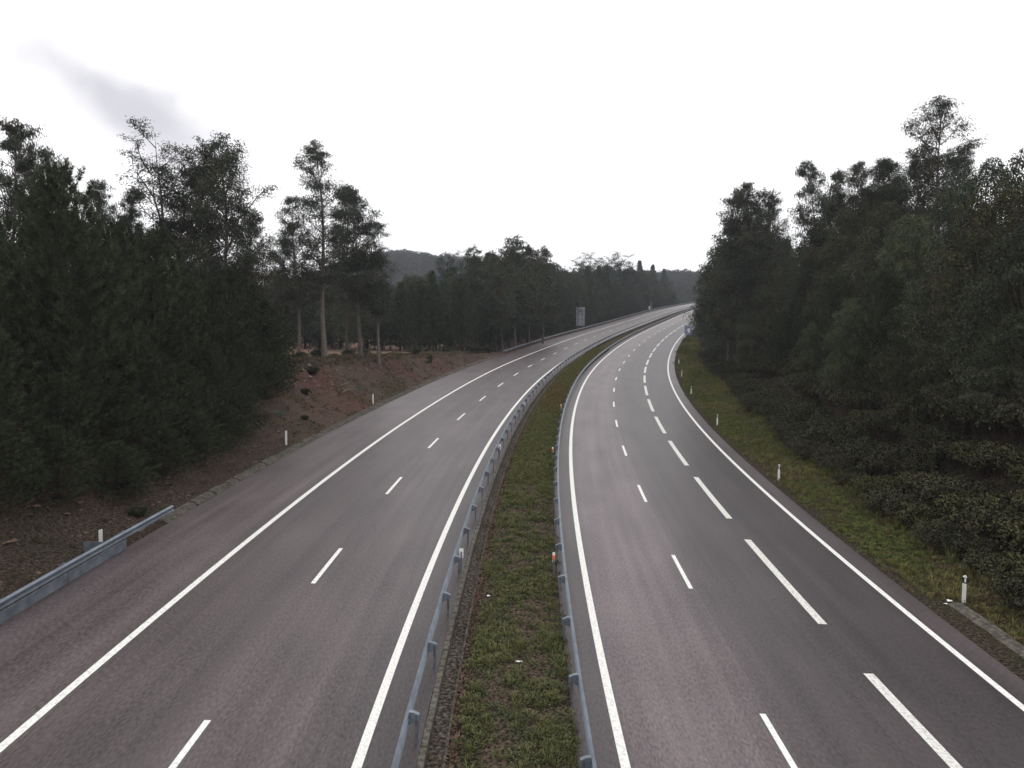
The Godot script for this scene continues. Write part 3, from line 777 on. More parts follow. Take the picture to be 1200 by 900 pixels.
func make_small_things() -> void:
	rng.seed = 9
	for a in [[28.7, 16.45], [49.6, 15.6], [72.4, 15.65], [95.6, 15.65], [116.7, 15.7], [136.3, 15.65]]:
		var lab := "white marker post with black band on the grass verge"
		if a[0] < 30.0:
			lab = "white marker post with black band beside the raised concrete kerb"
		delineator(G(a[0], a[1]), along(a[0]), 0.98, lab, "marker posts on the grass verge")
	delineator(G(72.4, -15.6), along(72.4), 0.95, "clean white marker post on the reddish earth bank", "marker posts on the earth bank", false)
	delineator(G(51.2, -15.75), along(51.2), 0.95, "dull grey white marker post on the bank near the pines", "marker posts on the earth bank", false)
	delineator(G(29.7, -15.6), along(29.7), 0.62, "white marker post behind the turned back steel panel", "marker posts on the earth bank", false)
	for a in [[29.4, 1.72], [51.7, 1.72], [74.0, 1.72]]:
		var o := thing("median_marker", "small white and orange marker standing behind the median guard rail", "marker post", P(a[0], a[1], 0.0), "orange median markers")
		o.basis = along(a[0])
		var q := Soup.new()
		q.block(-0.03, 0.03, -0.2, 0.62, -0.02, 0.02, 0.005, Color.WHITE)
		mi("post", q.mesh(), M.old_steel, o)
		q = Soup.new()
		q.block(-0.05, 0.05, 0.5, 0.86, -0.035, -0.018, 0.015, Color.WHITE)
		mi("plate", q.mesh(), M.white_plastic, o)
		q = Soup.new()
		q.block(-0.045, 0.045, 0.6, 0.76, -0.045, 0.03, 0.015, Color.WHITE)
		mi("orange_reflector", q.mesh(), M.orange, o)
	for a in [[29.2, -1.72], [51.5, -1.72], [74.0, -1.72], [96.0, -1.72]]:
		var o := thing("median_marker", "small white marker plate standing between guard rail and drain channel", "marker post", P(a[0], a[1], 0.0), "white median markers")
		o.basis = along(a[0])
		var q := Soup.new()
		q.block(-0.025, 0.025, -0.2, 0.75, -0.02, 0.02, 0.005, Color.WHITE)
		mi("post", q.mesh(), M.old_steel, o)
		q = Soup.new()
		q.block(-0.08, 0.08, 0.5, 0.86, -0.035, -0.02, 0.02, Color.WHITE)
		mi("plate", q.mesh(), M.white_plastic, o)
	# back of the large sign, and the small blue sign
	var b := thing("sign_panel", "large upright grey sign panel seen from behind among conifers", "road sign", P(231, -16.3, -1.2))
	b.basis = along(231)
	var q := Soup.new()
	q.block(-1.25, 1.25, 2.2, 7.5, -0.03, 0.03, 0.01, Color.WHITE)
	var back_panel := mi("panel", q.mesh(), M.sign_back, b)
	for y in [2.7, 4.0, 5.4, 6.9]:
		q = Soup.new()
		q.block(-1.18, 1.18, y - 0.04, y + 0.04, 0.03, 0.07, 0.005, Color.WHITE)
		mi("rib", q.mesh(), M.old_steel, back_panel)
	for x in [-0.7, 0.7]:
		q = Soup.new()
		q.block(x - 0.07, x + 0.07, -0.8, 7.4, 0.07, 0.2, 0.005, Color.WHITE)
		mi("post", q.mesh(), M.old_steel, b)
	b = thing("blue_sign", "blue square road sign with white pictogram on the grass verge", "road sign", G(199, 15.9))
	b.basis = along(199)
	q = Soup.new()
	q.block(-0.8, 0.8, 1.0, 3.1, -0.02, 0.02, 0.008, Color.WHITE)
	var blue_panel := mi("panel", q.mesh(), M.sign_blue, b)
	q = Soup.new()
	q.block(-0.05, 0.45, 1.5, 2.5, 0.021, 0.026, 0.002, Color.WHITE)
	q.block(-0.25, -0.1, 1.9, 2.2, 0.021, 0.026, 0.002, Color.WHITE)
	mi("pictogram", q.mesh(), M.sign_white, blue_panel)
	for x in [-0.5, 0.5]:
		q = Soup.new()
		q.block(x - 0.03, x + 0.03, -0.3, 3.0, -0.09, -0.02, 0.004, Color.WHITE)
		mi("post", q.mesh(), M.old_steel, b)
	b = thing("distant_sign", "small white roadside sign on a dark post beside the far guard rail", "road sign", P(372, -15.9, -0.1))
	b.basis = along(372)
	q = Soup.new()
	q.block(-0.5, 0.5, 0.8, 2.2, -0.02, 0.02, 0.005, Color.WHITE)
	mi("panel", q.mesh(), M.sign_white, b)
	q = Soup.new()
	q.block(0.2, 0.9, -0.5, 4.2, 0.05, 0.15, 0.004, Color.WHITE)
	mi("post", q.mesh(), M.old_steel, b)
	# scraps of litter
	for a in [[28.9, 16.05, 0.0], [28.6, 15.75, 0.0], [28.2, 15.95, 0.0]]:
		scrap(G(a[0], a[1], 0.03), rnd(0.06, 0.1), "crumpled white scrap of litter beside the marker post at the kerb", "litter by the kerb")
	for a in [[21.6, 0.55], [41.5, 0.1]]:
		scrap(P(a[0], a[1], 0.17), 0.08, "white scrap of litter lying on the green median", "litter on the median")
	scrap(P(26.6, -0.55, 0.12), 0.05, "tiny pale scrap of litter beside the strip of dead leaves", "")


func scrap(at: Vector3, sz: float, label: String, group: String) -> void:
	var q := Soup.new()
	var pts := []
	for k in 9:
		pts.append(Vector3((k % 3 - 1) * sz * rnd(0.7, 1.3), rnd(0.0, sz * 0.45), (k / 3 - 1) * sz * rnd(0.4, 0.9)))
	for r in 2:
		for c in 2:
			var k: int = r * 3 + c
			q.tri(pts[k], pts[k + 1], pts[k + 4], Color.WHITE)
			q.tri(pts[k], pts[k + 4], pts[k + 3], Color.WHITE)
	var m := M.scrap as StandardMaterial3D
	m.cull_mode = BaseMaterial3D.CULL_DISABLED
	var o := mi("litter_scrap", q.mesh(), m)
	o.position = at - Vector3(0, 0.02, 0)
	tag(o, label, "litter", group)


# ------------------------------------------------------------------ trees
func clump(q: Soup, at: Vector3, r: float, count: int, l: float, w: float, col: Color, droop: float) -> void:
	for k in count:
		var o := ball() * r * pow(rng.randf(), 0.42)
		o.y = o.y * 0.62 - (o.x * o.x + o.z * o.z) / maxf(r, 0.01) * 0.25
		var d := (ball() * 0.75 + Vector3(o.x, 0, o.z) / r * 0.5 + Vector3(0, -droop, 0)).normalized()
		var nr := d.cross(ball()).normalized()
		q.leaf(at + o, d, nr, l * rnd(0.7, 1.3), w * rnd(0.75, 1.25), tone(col, rnd(0.75, 1.25)))


# leaves hung along a twig from a to b, thickest towards its end
func spray(q: Soup, a: Vector3, b: Vector3, r: float, count: int, l: float, w: float, col: Color, droop: float) -> void:
	var lng := (b - a) + (b - a).normalized() * r * 0.5
	for k in count:
		var f := pow(rng.randf(), 0.6)
		var o := ball() * r * pow(rng.randf(), 0.75) * (0.5 + 0.75 * sin(clampf(f, 0.05, 1.0) * 2.6))
		o.y = o.y * 0.7 - (o.x * o.x + o.z * o.z) / maxf(r, 0.01) * 0.3 * droop
		var d := (ball() * 0.75 + Vector3(o.x, 0, o.z) / r * 0.4 + Vector3(0, -droop, 0)).normalized()
		var nr := d.cross(ball()).normalized()
		q.leaf(a + lng * f + o, d, nr, l * rnd(0.7, 1.3), w * rnd(0.75, 1.25), tone(col, rnd(0.75, 1.25)))


# eucalyptus: bare pale bole, rising limbs, hanging leaves in loose clumps
func make_euc(sd: int, o: Dictionary) -> Array:
	rng.seed = sd
	var wood := Soup.new()
	var crown := Soup.new()
	var H: float = o.h
	var R: float = o.r
	var leaders := []
	var lean: Vector3 = Vector3(rnd(-1, 1), 0, rnd(-1, 1)) * o.get("lean", 0.5)
	var forks: int = o.get("forks", 1)
	var fork_at: float = o.get("fork_at", 0.45)
	var bole := []
	var rad := []
	var top_f := 1.0 if forks == 1 else fork_at
	var bend := Vector3(rnd(-0.35, 0.35), 0, rnd(-0.35, 0.35))
	for k in 11:
		var f := k / 10.0 * top_f
		bole.append(Vector3(0, f * H - (0.3 if k == 0 else 0.0), 0) + lean * f * f + bend * sin(f * 7.0) * 0.6)
		rad.append(o.bole * (1.0 - f * 0.92) * (1.35 if k == 0 else 1.0))
	var bark: Color = o.get("bark", Color(0.2, 0.17, 0.145))
	wood.tube(bole, rad, 8, bark)
	if forks == 1:
		leaders.append([bole, rad, o.base])
	else:
		for j in forks:
			var az := TAU * j / forks + rnd(-0.4, 0.4)
			var out_v := Vector3(cos(az), 0, sin(az)) * R * rnd(0.35, 0.6)
			var lp := []
			var lr := []
			var hh := H * (rnd(0.84, 0.97) if j > 0 else 1.0)
			for k in 8:
				var f := k / 7.0
				lp.append(bole[10] + Vector3(0, (hh - bole[10].y) * f, 0) + out_v * pow(f, 0.75) + Vector3(rnd(-0.1, 0.1), 0, rnd(-0.1, 0.1)) * f)
				lr.append(rad[10] * (0.85 - 0.78 * f))
			wood.tube(lp, lr, 6, bark)
			leaders.append([lp, lr, 0.15])
	for ld in leaders:
		var pts: Array = ld[0]
		var nb: int = int(o.branches / leaders.size())
		var low: float = ld[2]
		for k in nb:
			var f: float = lerpf(low, 0.99, pow((k + rnd(0, 0.8)) / nb, 1.08))
			var x: float = f * (pts.size() - 1)
			var j := mini(int(x), pts.size() - 2)
			var p: Vector3 = pts[j].lerp(pts[j + 1], x - j)
			var g: float = (f - low) / (1.0 - low)
			var reach: float = R * lut(g, o.prof_at, o.prof) * rnd(0.5, 1.25) / (1.0 if leaders.size() == 1 else 1.5)
			var az := k * 2.4 + rnd(-0.6, 0.6)
			var el: float = lerpf(o.rise, 0.8, g * g) + rnd(-0.3, 0.3)
			var d := Vector3(cos(az) * cos(el), sin(el), sin(az) * cos(el))
			var bp := [p]
			for m in 3:
				d = (d + Vector3(0, 0.16, 0) + ball() * 0.14).normalized()
				bp.append(bp[-1] + d * reach / 3.0)
			var br: float = clampf(reach * 0.016, 0.012, 0.06)
			wood.tube(bp, [br * 1.3, br, br * 0.7, br * 0.4], 4, bark)
			var subs: int = o.subs + (rng.randi() % 2)
			var bc: Color = tone(o.col, rnd(0.75, 1.25))
			if rng.randf() < 0.12:
				bc = bc.lerp(Color(0.09, 0.06, 0.04), 0.4)
			for m in subs:
				var q := rnd(0.35, 1.0) if m > 0 else 1.0
				var y: float = q * 3.0
				var jj := mini(int(y), 2)
				var sp: Vector3 = bp[jj].lerp(bp[jj + 1], y - jj)
				var sd2 := (d * 0.55 + ball() * 0.85 + Vector3(0, 0.1, 0)).normalized()
				var e := sp + sd2 * (reach * rnd(0.14, 0.38) + 0.3 * (1.0 - 0.7 * g))
				wood.tube([sp, (sp + e) * 0.5 + Vector3(0, 0.06, 0), e], [br * 0.55, br * 0.4, br * 0.2], 3, bark)
				var taper := 1.0 - 0.5 * g * g
				spray(crown, sp, e, o.clump * taper * rnd(0.55, 1.25), int(o.leaves * taper * rnd(0.7, 1.3)), o.l, o.w, tone(bc, rnd(0.85, 1.15)), o.get("droop", 0.7))
		# wisps of leaves straight on the upper stem
		for k in int(o.get("wisps", 10)):
			var f2: float = lerpf(low * 0.8, 0.97, rng.randf())
			var x2: float = f2 * (pts.size() - 1)
			var j2 := mini(int(x2), pts.size() - 2)
			var p2: Vector3 = pts[j2].lerp(pts[j2 + 1], x2 - j2)
			var e2 := p2 + Vector3(rnd(-1, 1), rnd(0.2, 1.0), rnd(-1, 1)).normalized() * rnd(0.4, 0.9)
			spray(crown, p2, e2, o.clump * rnd(0.35, 0.6), int(o.leaves * 0.3), o.l, o.w, tone(o.col, rnd(0.8, 1.2)), o.get("droop", 0.7))
	return [wood.mesh(), crown.mesh()]


func tuft(q: Soup, p: Vector3, d: Vector3, axis: float, l: float, w: float, count: int, col: Color) -> void:
	for k in count:
		var f := rng.randf()
		var r := ball()
		r = (r - d * r.dot(d)).normalized()
		var nd := (d * rnd(0.5, 1.2) + r * 0.7).normalized()
		var sd := nd.cross(r.cross(d) + ball() * 0.5).normalized() * w * 0.5
		q.needle(p + d * axis * f, nd, sd, sd.cross(nd).normalized(), l * rnd(0.75, 1.15), tone(col, rnd(0.75, 1.25)))


# pine: whorls of boughs with upturned brushes of needles
func make_pine(sd: int, o: Dictionary) -> Array:
	rng.seed = sd
	var wood := Soup.new()
	var crown := Soup.new()
	var H: float = o.h
	var R: float = o.r
	var bark: Color = o.get("bark", Color(0.06, 0.05, 0.042))
	var bole := []
	var rad := []
	var lean := Vector3(rnd(-1, 1), 0, rnd(-1, 1)) * 0.35
	for k in 9:
		var f := k / 8.0
		bole.append(Vector3(0, f * H * 0.97 - (0.3 if k == 0 else 0.0), 0) + lean * f * f)
		rad.append(o.bole * (1.0 - f * 0.93))
	wood.tube(bole, rad, 7, bark)
	var whorls: int = o.whorls
	for k in whorls:
		var f: float = lerpf(o.base, 0.985, float(k) / (whorls - 1))
		var g: float = (f - o.base) / (1.0 - o.base)
		var nb: int = o.per + (rng.randi() % 3) - 1
		var x := f * 8.0
		var j := mini(int(x), 7)
		var p0: Vector3 = bole[j].lerp(bole[j + 1], x - j)
		for m in nb:
			var reach: float = maxf(0.3, R * lut(g, o.prof_at, o.prof) * rnd(0.7, 1.15))
			var az := TAU * (m + rnd(-0.25, 0.25)) / nb + k * 0.9
			var el: float = lerpf(o.rise, 1.05, g * g)
			var d := Vector3(cos(az) * cos(el), sin(el), sin(az) * cos(el))
			var p := p0 + Vector3(0, rnd(-0.15, 0.15), 0)
			var step: float = o.step
			var n := maxi(2, int(reach / step))
			var pts := [p]
			var bc: Color = tone(o.col, rnd(0.75, 1.3))
			for q in n:
				d = (d + Vector3(0, 0.3 * float(q) / n, 0) + ball() * 0.08).normalized()
				p += d * reach / n
				pts.append(p)
				var u := float(q + 1) / n
				if u > o.bare:
					for sgn in [-1.0, 1.0]:
						var side: Vector3 = d.cross(Vector3.UP).normalized() * sgn
						var sl: float = reach * (1.08 - u) * rnd(0.35, 0.6) + o.step * 0.4
						var sdir: Vector3 = (side * 0.85 + d * 0.5 + Vector3(0, rnd(0.0, 0.6), 0)).normalized()
						var tips := maxi(1, int(sl / (o.step * 1.1)))
						for z in tips:
							tuft(crown, p + sdir * sl * float(z) / tips, (sdir + Vector3(0, 0.8, 0)).normalized(), o.axis, o.l, o.w, o.count, tone(bc, rnd(0.75, 1.3)))
			var rr := []
			for q in pts.size():
				rr.append(clampf(reach * 0.012, 0.01, 0.035) * (1.0 - 0.8 * q / (pts.size() - 1)))
			wood.tube(pts, rr, 3, bark)
			tuft(crown, p, (d + Vector3(0, 0.8, 0)).normalized(), o.axis * 1.3, o.l, o.w, o.count + 4, bc)
	return [wood.mesh(), crown.mesh()]


# broad crowned tree: lobes of small leaves on spreading limbs
func make_broadleaf(sd: int, o: Dictionary) -> Array:
	rng.seed = sd
	var wood := Soup.new()
	var crown := Soup.new()
	var H: float = o.h
	var R: float = o.r
	var bark := Color(0.1, 0.085, 0.07)
	var fork := Vector3(rnd(-0.3, 0.3), H * 0.3, rnd(-0.3, 0.3))
	wood.tube([Vector3(0, -0.3, 0), fork * 0.5, fork], [0.2, 0.15, 0.12], 7, bark)
	for k in int(o.lobes):
		var g: float = (k + rng.randf()) / o.lobes
		var y := lerpf(o.base, 0.93, g)
		var rr: float = R * lut(g, [0.0, 0.25, 0.55, 0.85, 1.0], [0.75, 1.0, 0.92, 0.55, 0.12]) * rnd(0.55, 1.0)
		var az := k * 2.4 + rnd(-0.5, 0.5)
		var ctr := Vector3(cos(az) * rr, y * H, sin(az) * rr)
		var lr: float = o.lobe * rnd(0.7, 1.3) * (1.0 - 0.35 * g)
		var mid := fork.lerp(ctr, 0.5) + Vector3(0, -0.2, 0)
		wood.tube([fork * rnd(0.5, 1.0), mid, ctr], [0.055, 0.04, 0.015], 4, bark)
		var lc: Color = tone(o.col, rnd(0.75, 1.3))
		if o.has("top_col"):
			lc = lc.lerp(o.top_col, clampf(rnd(-0.4, 0.6) + rnd(-0.4, 0.6), 0, 1))
		for m in int(o.leaves):
			var b := ball()
			var off := b * lr * (0.55 + 0.5 * pow(rng.randf(), 0.6))
			off.y = absf(off.y) * 0.85 - lr * 0.25 if rng.randf() < 0.7 else off.y * 0.7
			var d := (Vector3(b.x, b.y * 0.3 - 0.25, b.z) + ball() * 0.8).normalized()
			var nr := (d.cross(ball()) + Vector3(0, 0.4, 0)).normalized()
			crown.leaf(ctr + off, d, nr, o.l * rnd(0.7, 1.3), o.w * rnd(0.7, 1.3), tone(lc, rnd(0.7, 1.3)))
	return [wood.mesh(), crown.mesh()]


# bramble: a mound of arching canes set with leaves
func make_bramble(sd: int, R: float, H: float, col: Color) -> Array:
	rng.seed = sd
	var wood := Soup.new()
	var crown := Soup.new()
	for k in 130:
		var az := rnd(0, TAU)
		var out_v := Vector3(cos(az), 0, sin(az))
		var r0 := R * sqrt(rng.randf()) * 0.6
		var b := Vector3(rnd(-1, 1), 0, rnd(-1, 1)).normalized() * r0
		var reach := R * rnd(0.35, 0.75)
		var top := H * rnd(0.55, 1.05) * (1.0 - 0.35 * r0 / R)
		var pts := []
		for m in 7:
			var f := m / 6.0
			pts.append(b + out_v * reach * f + Vector3(0, top * (1.0 - pow(absf(f - 0.6) / 0.6, 2.0)) if f < 0.6 else top * (1.0 - pow((f - 0.6) / 0.55, 2.0) * 0.7), 0))
		pts[0].y = -0.2
		wood.tube(pts, [0.012, 0.011, 0.01, 0.009, 0.008, 0.006, 0.004], 3, Color(0.09, 0.06, 0.045))
		var cc := tone(col, rnd(0.7, 1.35))
		if rng.randf() < 0.15:
			cc = cc.lerp(Color(0.08, 0.068, 0.035), 0.5)
		for m in 50:
			var f := rnd(0.18, 1.0) * 6.0
			var j := mini(int(f), 5)
			var p: Vector3 = pts[j].lerp(pts[j + 1], f - j) + ball() * 0.1
			var d := (out_v * 0.4 + ball() * 0.8 + Vector3(0, -0.15, 0)).normalized()
			var nr := (d.cross(ball()) * 0.7 + Vector3(0, 0.8, 0)).normalized()
			crown.leaf(p, d, nr, rnd(0.075, 0.13), rnd(0.05, 0.085), tone(cc, rnd(0.75, 1.3)))
	return [wood.mesh(), crown.mesh()]


# kind -> list of [wood mesh, crown mesh, nominal height, nominal crown width]
func tree_kinds() -> Dictionary:
	var k := {}
	var euc_col := Color(0.058, 0.066, 0.05)
	var slim := {"prof_at": [0.0, 0.25, 0.5, 0.8, 1.0], "prof": [0.75, 1.0, 0.95, 0.8, 0.22]}
	var cone := {"prof_at": [0.0, 0.25, 0.55, 0.82, 1.0], "prof": [0.85, 1.0, 0.98, 0.8, 0.3]}
	var umb := {"prof_at": [0.0, 0.5, 0.85, 1.0], "prof": [0.5, 0.8, 1.0, 0.7]}
	k.euc_slender = []
	for sd in [101, 102]:
		var o := {"h": 20.0, "r": 2.6, "base": 0.3, "branches": 36, "subs": 4, "clump": 0.92, "leaves": 150, "l": 0.2, "w": 0.055, "rise": 0.5, "bole": 0.2, "col": euc_col, "lean": 0.8, "bark": Color(0.26, 0.22, 0.19)}
		o.merge(slim)
		var m := make_euc(sd, o)
		k.euc_slender.append([m[0], m[1], 20.0, 5.0])
	k.euc_drooping = []
	for sd in [111, 112]:
		var o := {"h": 17.0, "r": 2.3, "base": 0.28, "branches": 36, "subs": 5, "clump": 0.82, "leaves": 135, "l": 0.21, "w": 0.055, "rise": 0.25, "bole": 0.17, "col": euc_col, "lean": 2.0, "droop": 1.2, "bark": Color(0.22, 0.19, 0.17)}
		o.merge(cone)
		var m := make_euc(sd, o)
		k.euc_drooping.append([m[0], m[1], 17.0, 4.6])
	k.euc_dense = []
	for sd in [121, 122, 123]:
		var o := {"h": 17.0, "r": 3.1, "base": 0.16, "branches": 60, "subs": 5, "clump": 0.98, "leaves": 130, "l": 0.21, "w": 0.06, "rise": 0.45, "bole": 0.22, "col": Color(0.055, 0.063, 0.045), "lean": 0.5, "forks": [1, 2, 1][sd - 121], "fork_at": 0.3}
		o.merge(cone)
		var m := make_euc(sd, o)
		k.euc_dense.append([m[0], m[1], 17.0, 6.2])
	var ou := {"h": 18.0, "r": 4.0, "base": 0.4, "branches": 38, "subs": 5, "clump": 0.9, "leaves": 140, "l": 0.19, "w": 0.055, "rise": 0.55, "bole": 0.26, "col": euc_col, "forks": 4, "fork_at": 0.42, "droop": 0.3}
	ou.merge(umb)
	var mu := make_euc(131, ou)
	k.euc_umbrella = [[mu[0], mu[1], 18.0, 7.6]]
	var op := {"h": 20.0, "r": 2.6, "base": 0.45, "branches": 34, "subs": 4, "clump": 0.85, "leaves": 130, "l": 0.19, "w": 0.05, "rise": 0.6, "bole": 0.17, "col": euc_col, "lean": 0.2, "wisps": 3, "bark": Color(0.24, 0.2, 0.18)}
	op.merge({"prof_at": [0.0, 0.2, 0.4, 0.6, 0.8, 1.0], "prof": [0.9, 1.1, 0.45, 1.0, 0.8, 0.12]})
	mu = make_euc(141, op)
	k.euc_open = [[mu[0], mu[1], 20.0, 5.0]]
	k.euc_forest = []
	for sd in [151, 152, 153]:
		var o := {"h": 16.0, "r": 2.5, "base": 0.2, "branches": 42, "subs": 4, "clump": 1.0, "leaves": 56, "l": 0.36, "w": 0.11, "rise": 0.5, "bole": 0.16, "col": Color(0.058, 0.068, 0.043), "lean": 0.7, "bark": Color(0.2, 0.175, 0.15)}
		o.merge([cone, slim, cone][sd - 151])
		var m := make_euc(sd, o)
		k.euc_forest.append([m[0], m[1], 16.0, 5.4])
	k.pine_young = []
	for sd in [201, 202, 203]:
		var o := {"h": 9.0, "r": 2.9, "base": 0.03, "whorls": 22, "per": 7, "rise": 0.3, "step": 0.5, "bare": 0.25, "axis": 0.42, "l": 0.2, "w": 0.026, "count": 34, "bole": 0.14, "col": Color(0.046, 0.057, 0.034), "prof_at": [0.0, 0.15, 0.5, 0.8, 1.0], "prof": [0.85, 1.0, 0.82, 0.5, 0.12]}
		var m := make_pine(sd, o)
		k.pine_young.append([m[0], m[1], 9.2, 6.0])
	k.conifer_tall = []
	for sd in [211, 212]:
		var o := {"h": 14.0, "r": 2.5, "base": 0.08, "whorls": 24, "per": 6, "rise": 0.15, "step": 0.62, "bare": 0.3, "axis": 0.4, "l": 0.42, "w": 0.075, "count": 12, "bole": 0.16, "col": Color(0.05, 0.066, 0.036), "prof_at": [0.0, 0.2, 0.6, 1.0], "prof": [0.8, 1.0, 0.66, 0.1]}
		var m := make_pine(sd, o)
		k.conifer_tall.append([m[0], m[1], 14.2, 5.2])
	k.pine_umbrella = []
	for sd in [221, 222]:
		var o := {"h": 18.0, "r": 4.0, "base": 0.45, "branches": 36, "subs": 4, "clump": 0.85, "leaves": 60, "l": 0.32, "w": 0.07, "rise": 0.5, "bole": 0.22, "col": Color(0.036, 0.046, 0.03), "forks": 4, "fork_at": 0.6, "droop": -0.2, "bark": Color(0.12, 0.09, 0.075)}
		o.merge(umb)
		var m := make_euc(sd, o)
		k.pine_umbrella.append([m[0], m[1], 18.0, 7.6])
	k.broadleaf = []
	for sd in [231, 232, 233]:
		var m := make_broadleaf(sd, {"h": 9.0, "r": 2.9, "base": 0.1, "lobes": 52, "lobe": 1.05, "leaves": 420, "l": 0.115, "w": 0.06, "col": [Color(0.058, 0.066, 0.04), Color(0.062, 0.064, 0.04), Color(0.048, 0.059, 0.04)][sd - 231]})
		k.broadleaf.append([m[0], m[1], 9.2, 7.4])
	var mg := make_broadleaf(241, {"h": 9.0, "r": 2.9, "base": 0.1, "lobes": 60, "lobe": 0.9, "leaves": 420, "l": 0.115, "w": 0.055, "col": Color(0.084, 0.1, 0.055)})
	k.broadleaf_green = [[mg[0], mg[1], 9.2, 7.2]]
	mg = make_broadleaf(242, {"h": 9.0, "r": 2.9, "base": 0.1, "lobes": 52, "lobe": 1.05, "leaves": 420, "l": 0.115, "w": 0.06, "col": Color(0.055, 0.055, 0.03), "top_col": Color(0.074, 0.064, 0.036)})
	k.broadleaf_rust = [[mg[0], mg[1], 9.2, 7.4]]
	return k


# what a tree is called and how it is told apart, by kind and by where it grows
func tree_words(kind: String, s: float, t: float, h: float) -> Array:
	var where := "in the wood above the bramble bank"
	if t < 0.0:
		where = "on the earth bank" if s < 78.0 else ("at the edge of the bare field" if s < 118.0 else ("in the wood behind the bare field" if s < 150.0 or t < -42.0 else "in the wood along the embankment guard rail"))
	elif s > 112.0:
		where = "in the wood beyond the grass verge"
	match kind:
		"pine_young":
			var size := "small bushy young pine" if h < 6.1 else "dense dark green pine"
			return ["pine_tree", size + (" branching from the ground " if t < 0.0 else " ") + where, "tree"]
		"conifer_tall":
			return ["conifer_tree", "dark pointed conifer " + where, "tree"]
		"euc_forest":
			return ["eucalyptus_tree", "straight dark eucalyptus " + where, "tree"]
		"broadleaf":
			return ["broadleaf_tree", "rounded olive green broadleaf tree " + where, "tree"]
		"broadleaf_green":
			return ["broadleaf_tree", "lighter fresh green bushy tree " + where, "tree"]
		"broadleaf_rust":
			return ["broadleaf_tree", "broad tree with rust coloured top " + where, "tree"]
		"euc_dense":
			return ["eucalyptus_tree", "full crowned eucalyptus " + where, "tree"]
		"euc_drooping":
			return ["eucalyptus_tree", "leaning eucalyptus with drooping foliage " + where, "tree"]
		"euc_slender":
			return ["eucalyptus_tree", "tall slender eucalyptus with bare pale trunk " + where, "tree"]
		"euc_umbrella":
			return ["eucalyptus_tree", "eucalyptus with open umbrella shaped crown behind the pines", "tree"]
		"euc_open":
			return ["eucalyptus_tree", "tallest thin eucalyptus with see-through crown above the wood", "tree"]
	return ["umbrella_pine", "flat topped umbrella pine " + where, "tree"]


func make_trees() -> void:
	var kinds := tree_kinds()
	var rows := {}
	print("tree shapes ", Time.get_ticks_msec())
	rng.seed = 555
	for kind in TREES:
		var shapes: Array = kinds[kind]
		for a in TREES[kind]:
			var sh: Array = shapes[rng.randi() % shapes.size()]
			var words := tree_words(kind, a[0], a[1], a[2])
			var o := thing(words[0], words[1], words[2], G(a[0], a[1], -0.05))
			var box: AABB = sh[1].get_aabb()
			var hs: float = a[2] / box.end.y
			var ws: float = a[3] * 2.75 / (box.size.x + box.size.z) if a[3] > 0.0 else lerpf(hs, 1.0, 0.45) * rnd(0.95, 1.35)
			o.basis = Basis(Vector3.UP, rnd(0, TAU)) * Basis.from_scale(Vector3(ws, hs, ws))
			o.set_meta("group", words[1].replace("tree ", "trees ").replace("eucalyptus ", "eucalyptuses "))
			if a[0] < 112.0:
				var key: String = words[1]
				if kind == "pine_young" and a[1] < 0.0:
					key += " in the front row" if a[1] > -25.0 else " in the rows behind"
				if not rows.has(key):
					rows[key] = []
				rows[key].append([a[0], o])
			mi("trunk", sh[0], M.bark, o)
			mi("crown", sh[1], M.needles if kind in ["pine_young", "conifer_tall"] else M.leaf, o)


	# trees of one row are told apart by counting from the end of the near guard rail
	var nth := ["first", "second", "third", "fourth", "fifth", "sixth", "seventh", "eighth", "ninth", "tenth", "eleventh", "twelfth", "thirteenth", "fourteenth", "fifteenth", "sixteenth", "seventeenth", "eighteenth", "nineteenth", "twentieth", "twenty-first", "twenty-second", "twenty-third", "twenty-fourth", "twenty-fifth", "twenty-sixth"]
	for key in rows:
		var row: Array = rows[key]
		if row.size() < 2:
			continue
		row.sort_custom(func(x: Array, y: Array) -> bool: return x[0] < y[0])
		for k in row.size():
			var kept: String = key
			if kept.contains("bramble"):
				row[k][1].set_meta("label", kept + ", " + nth[mini(k, 25)] + " from the kerb")
				continue
			kept = kept.replace(" branching from the ground", "").replace(" on the earth bank", "").replace(" with drooping foliage", "").replace(" with bare pale trunk", "").replace(" at the edge of the bare field", " by the field")
			row[k][1].set_meta("label", (kept + ", " + nth[mini(k, 25)] + " along the bank towards the field") if not kept.ends_with("field") else ( kept + ", " + nth[mini(k, 25)] + " counted from the pines"))


# ------------------------------------------------------------------ undergrowth
func scatter(called: String, shape: Mesh, m: Material, places: Array, label: String, category: String) -> void:
	var mm := MultiMesh.new()
	mm.transform_format = MultiMesh.TRANSFORM_3D
	mm.use_colors = true
	mm.mesh = shape
	mm.instance_count = places.size()
	for k in places.size():
		mm.set_instance_transform(k, places[k][0])
		mm.set_instance_color(k, places[k][1])
	var o := MultiMeshInstance3D.new()
	o.name = numbered(called)
	o.multimesh = mm
	o.material_override = m
	add_child(o)
	tag(o, label, category)
	o.set_meta("kind", "stuff")


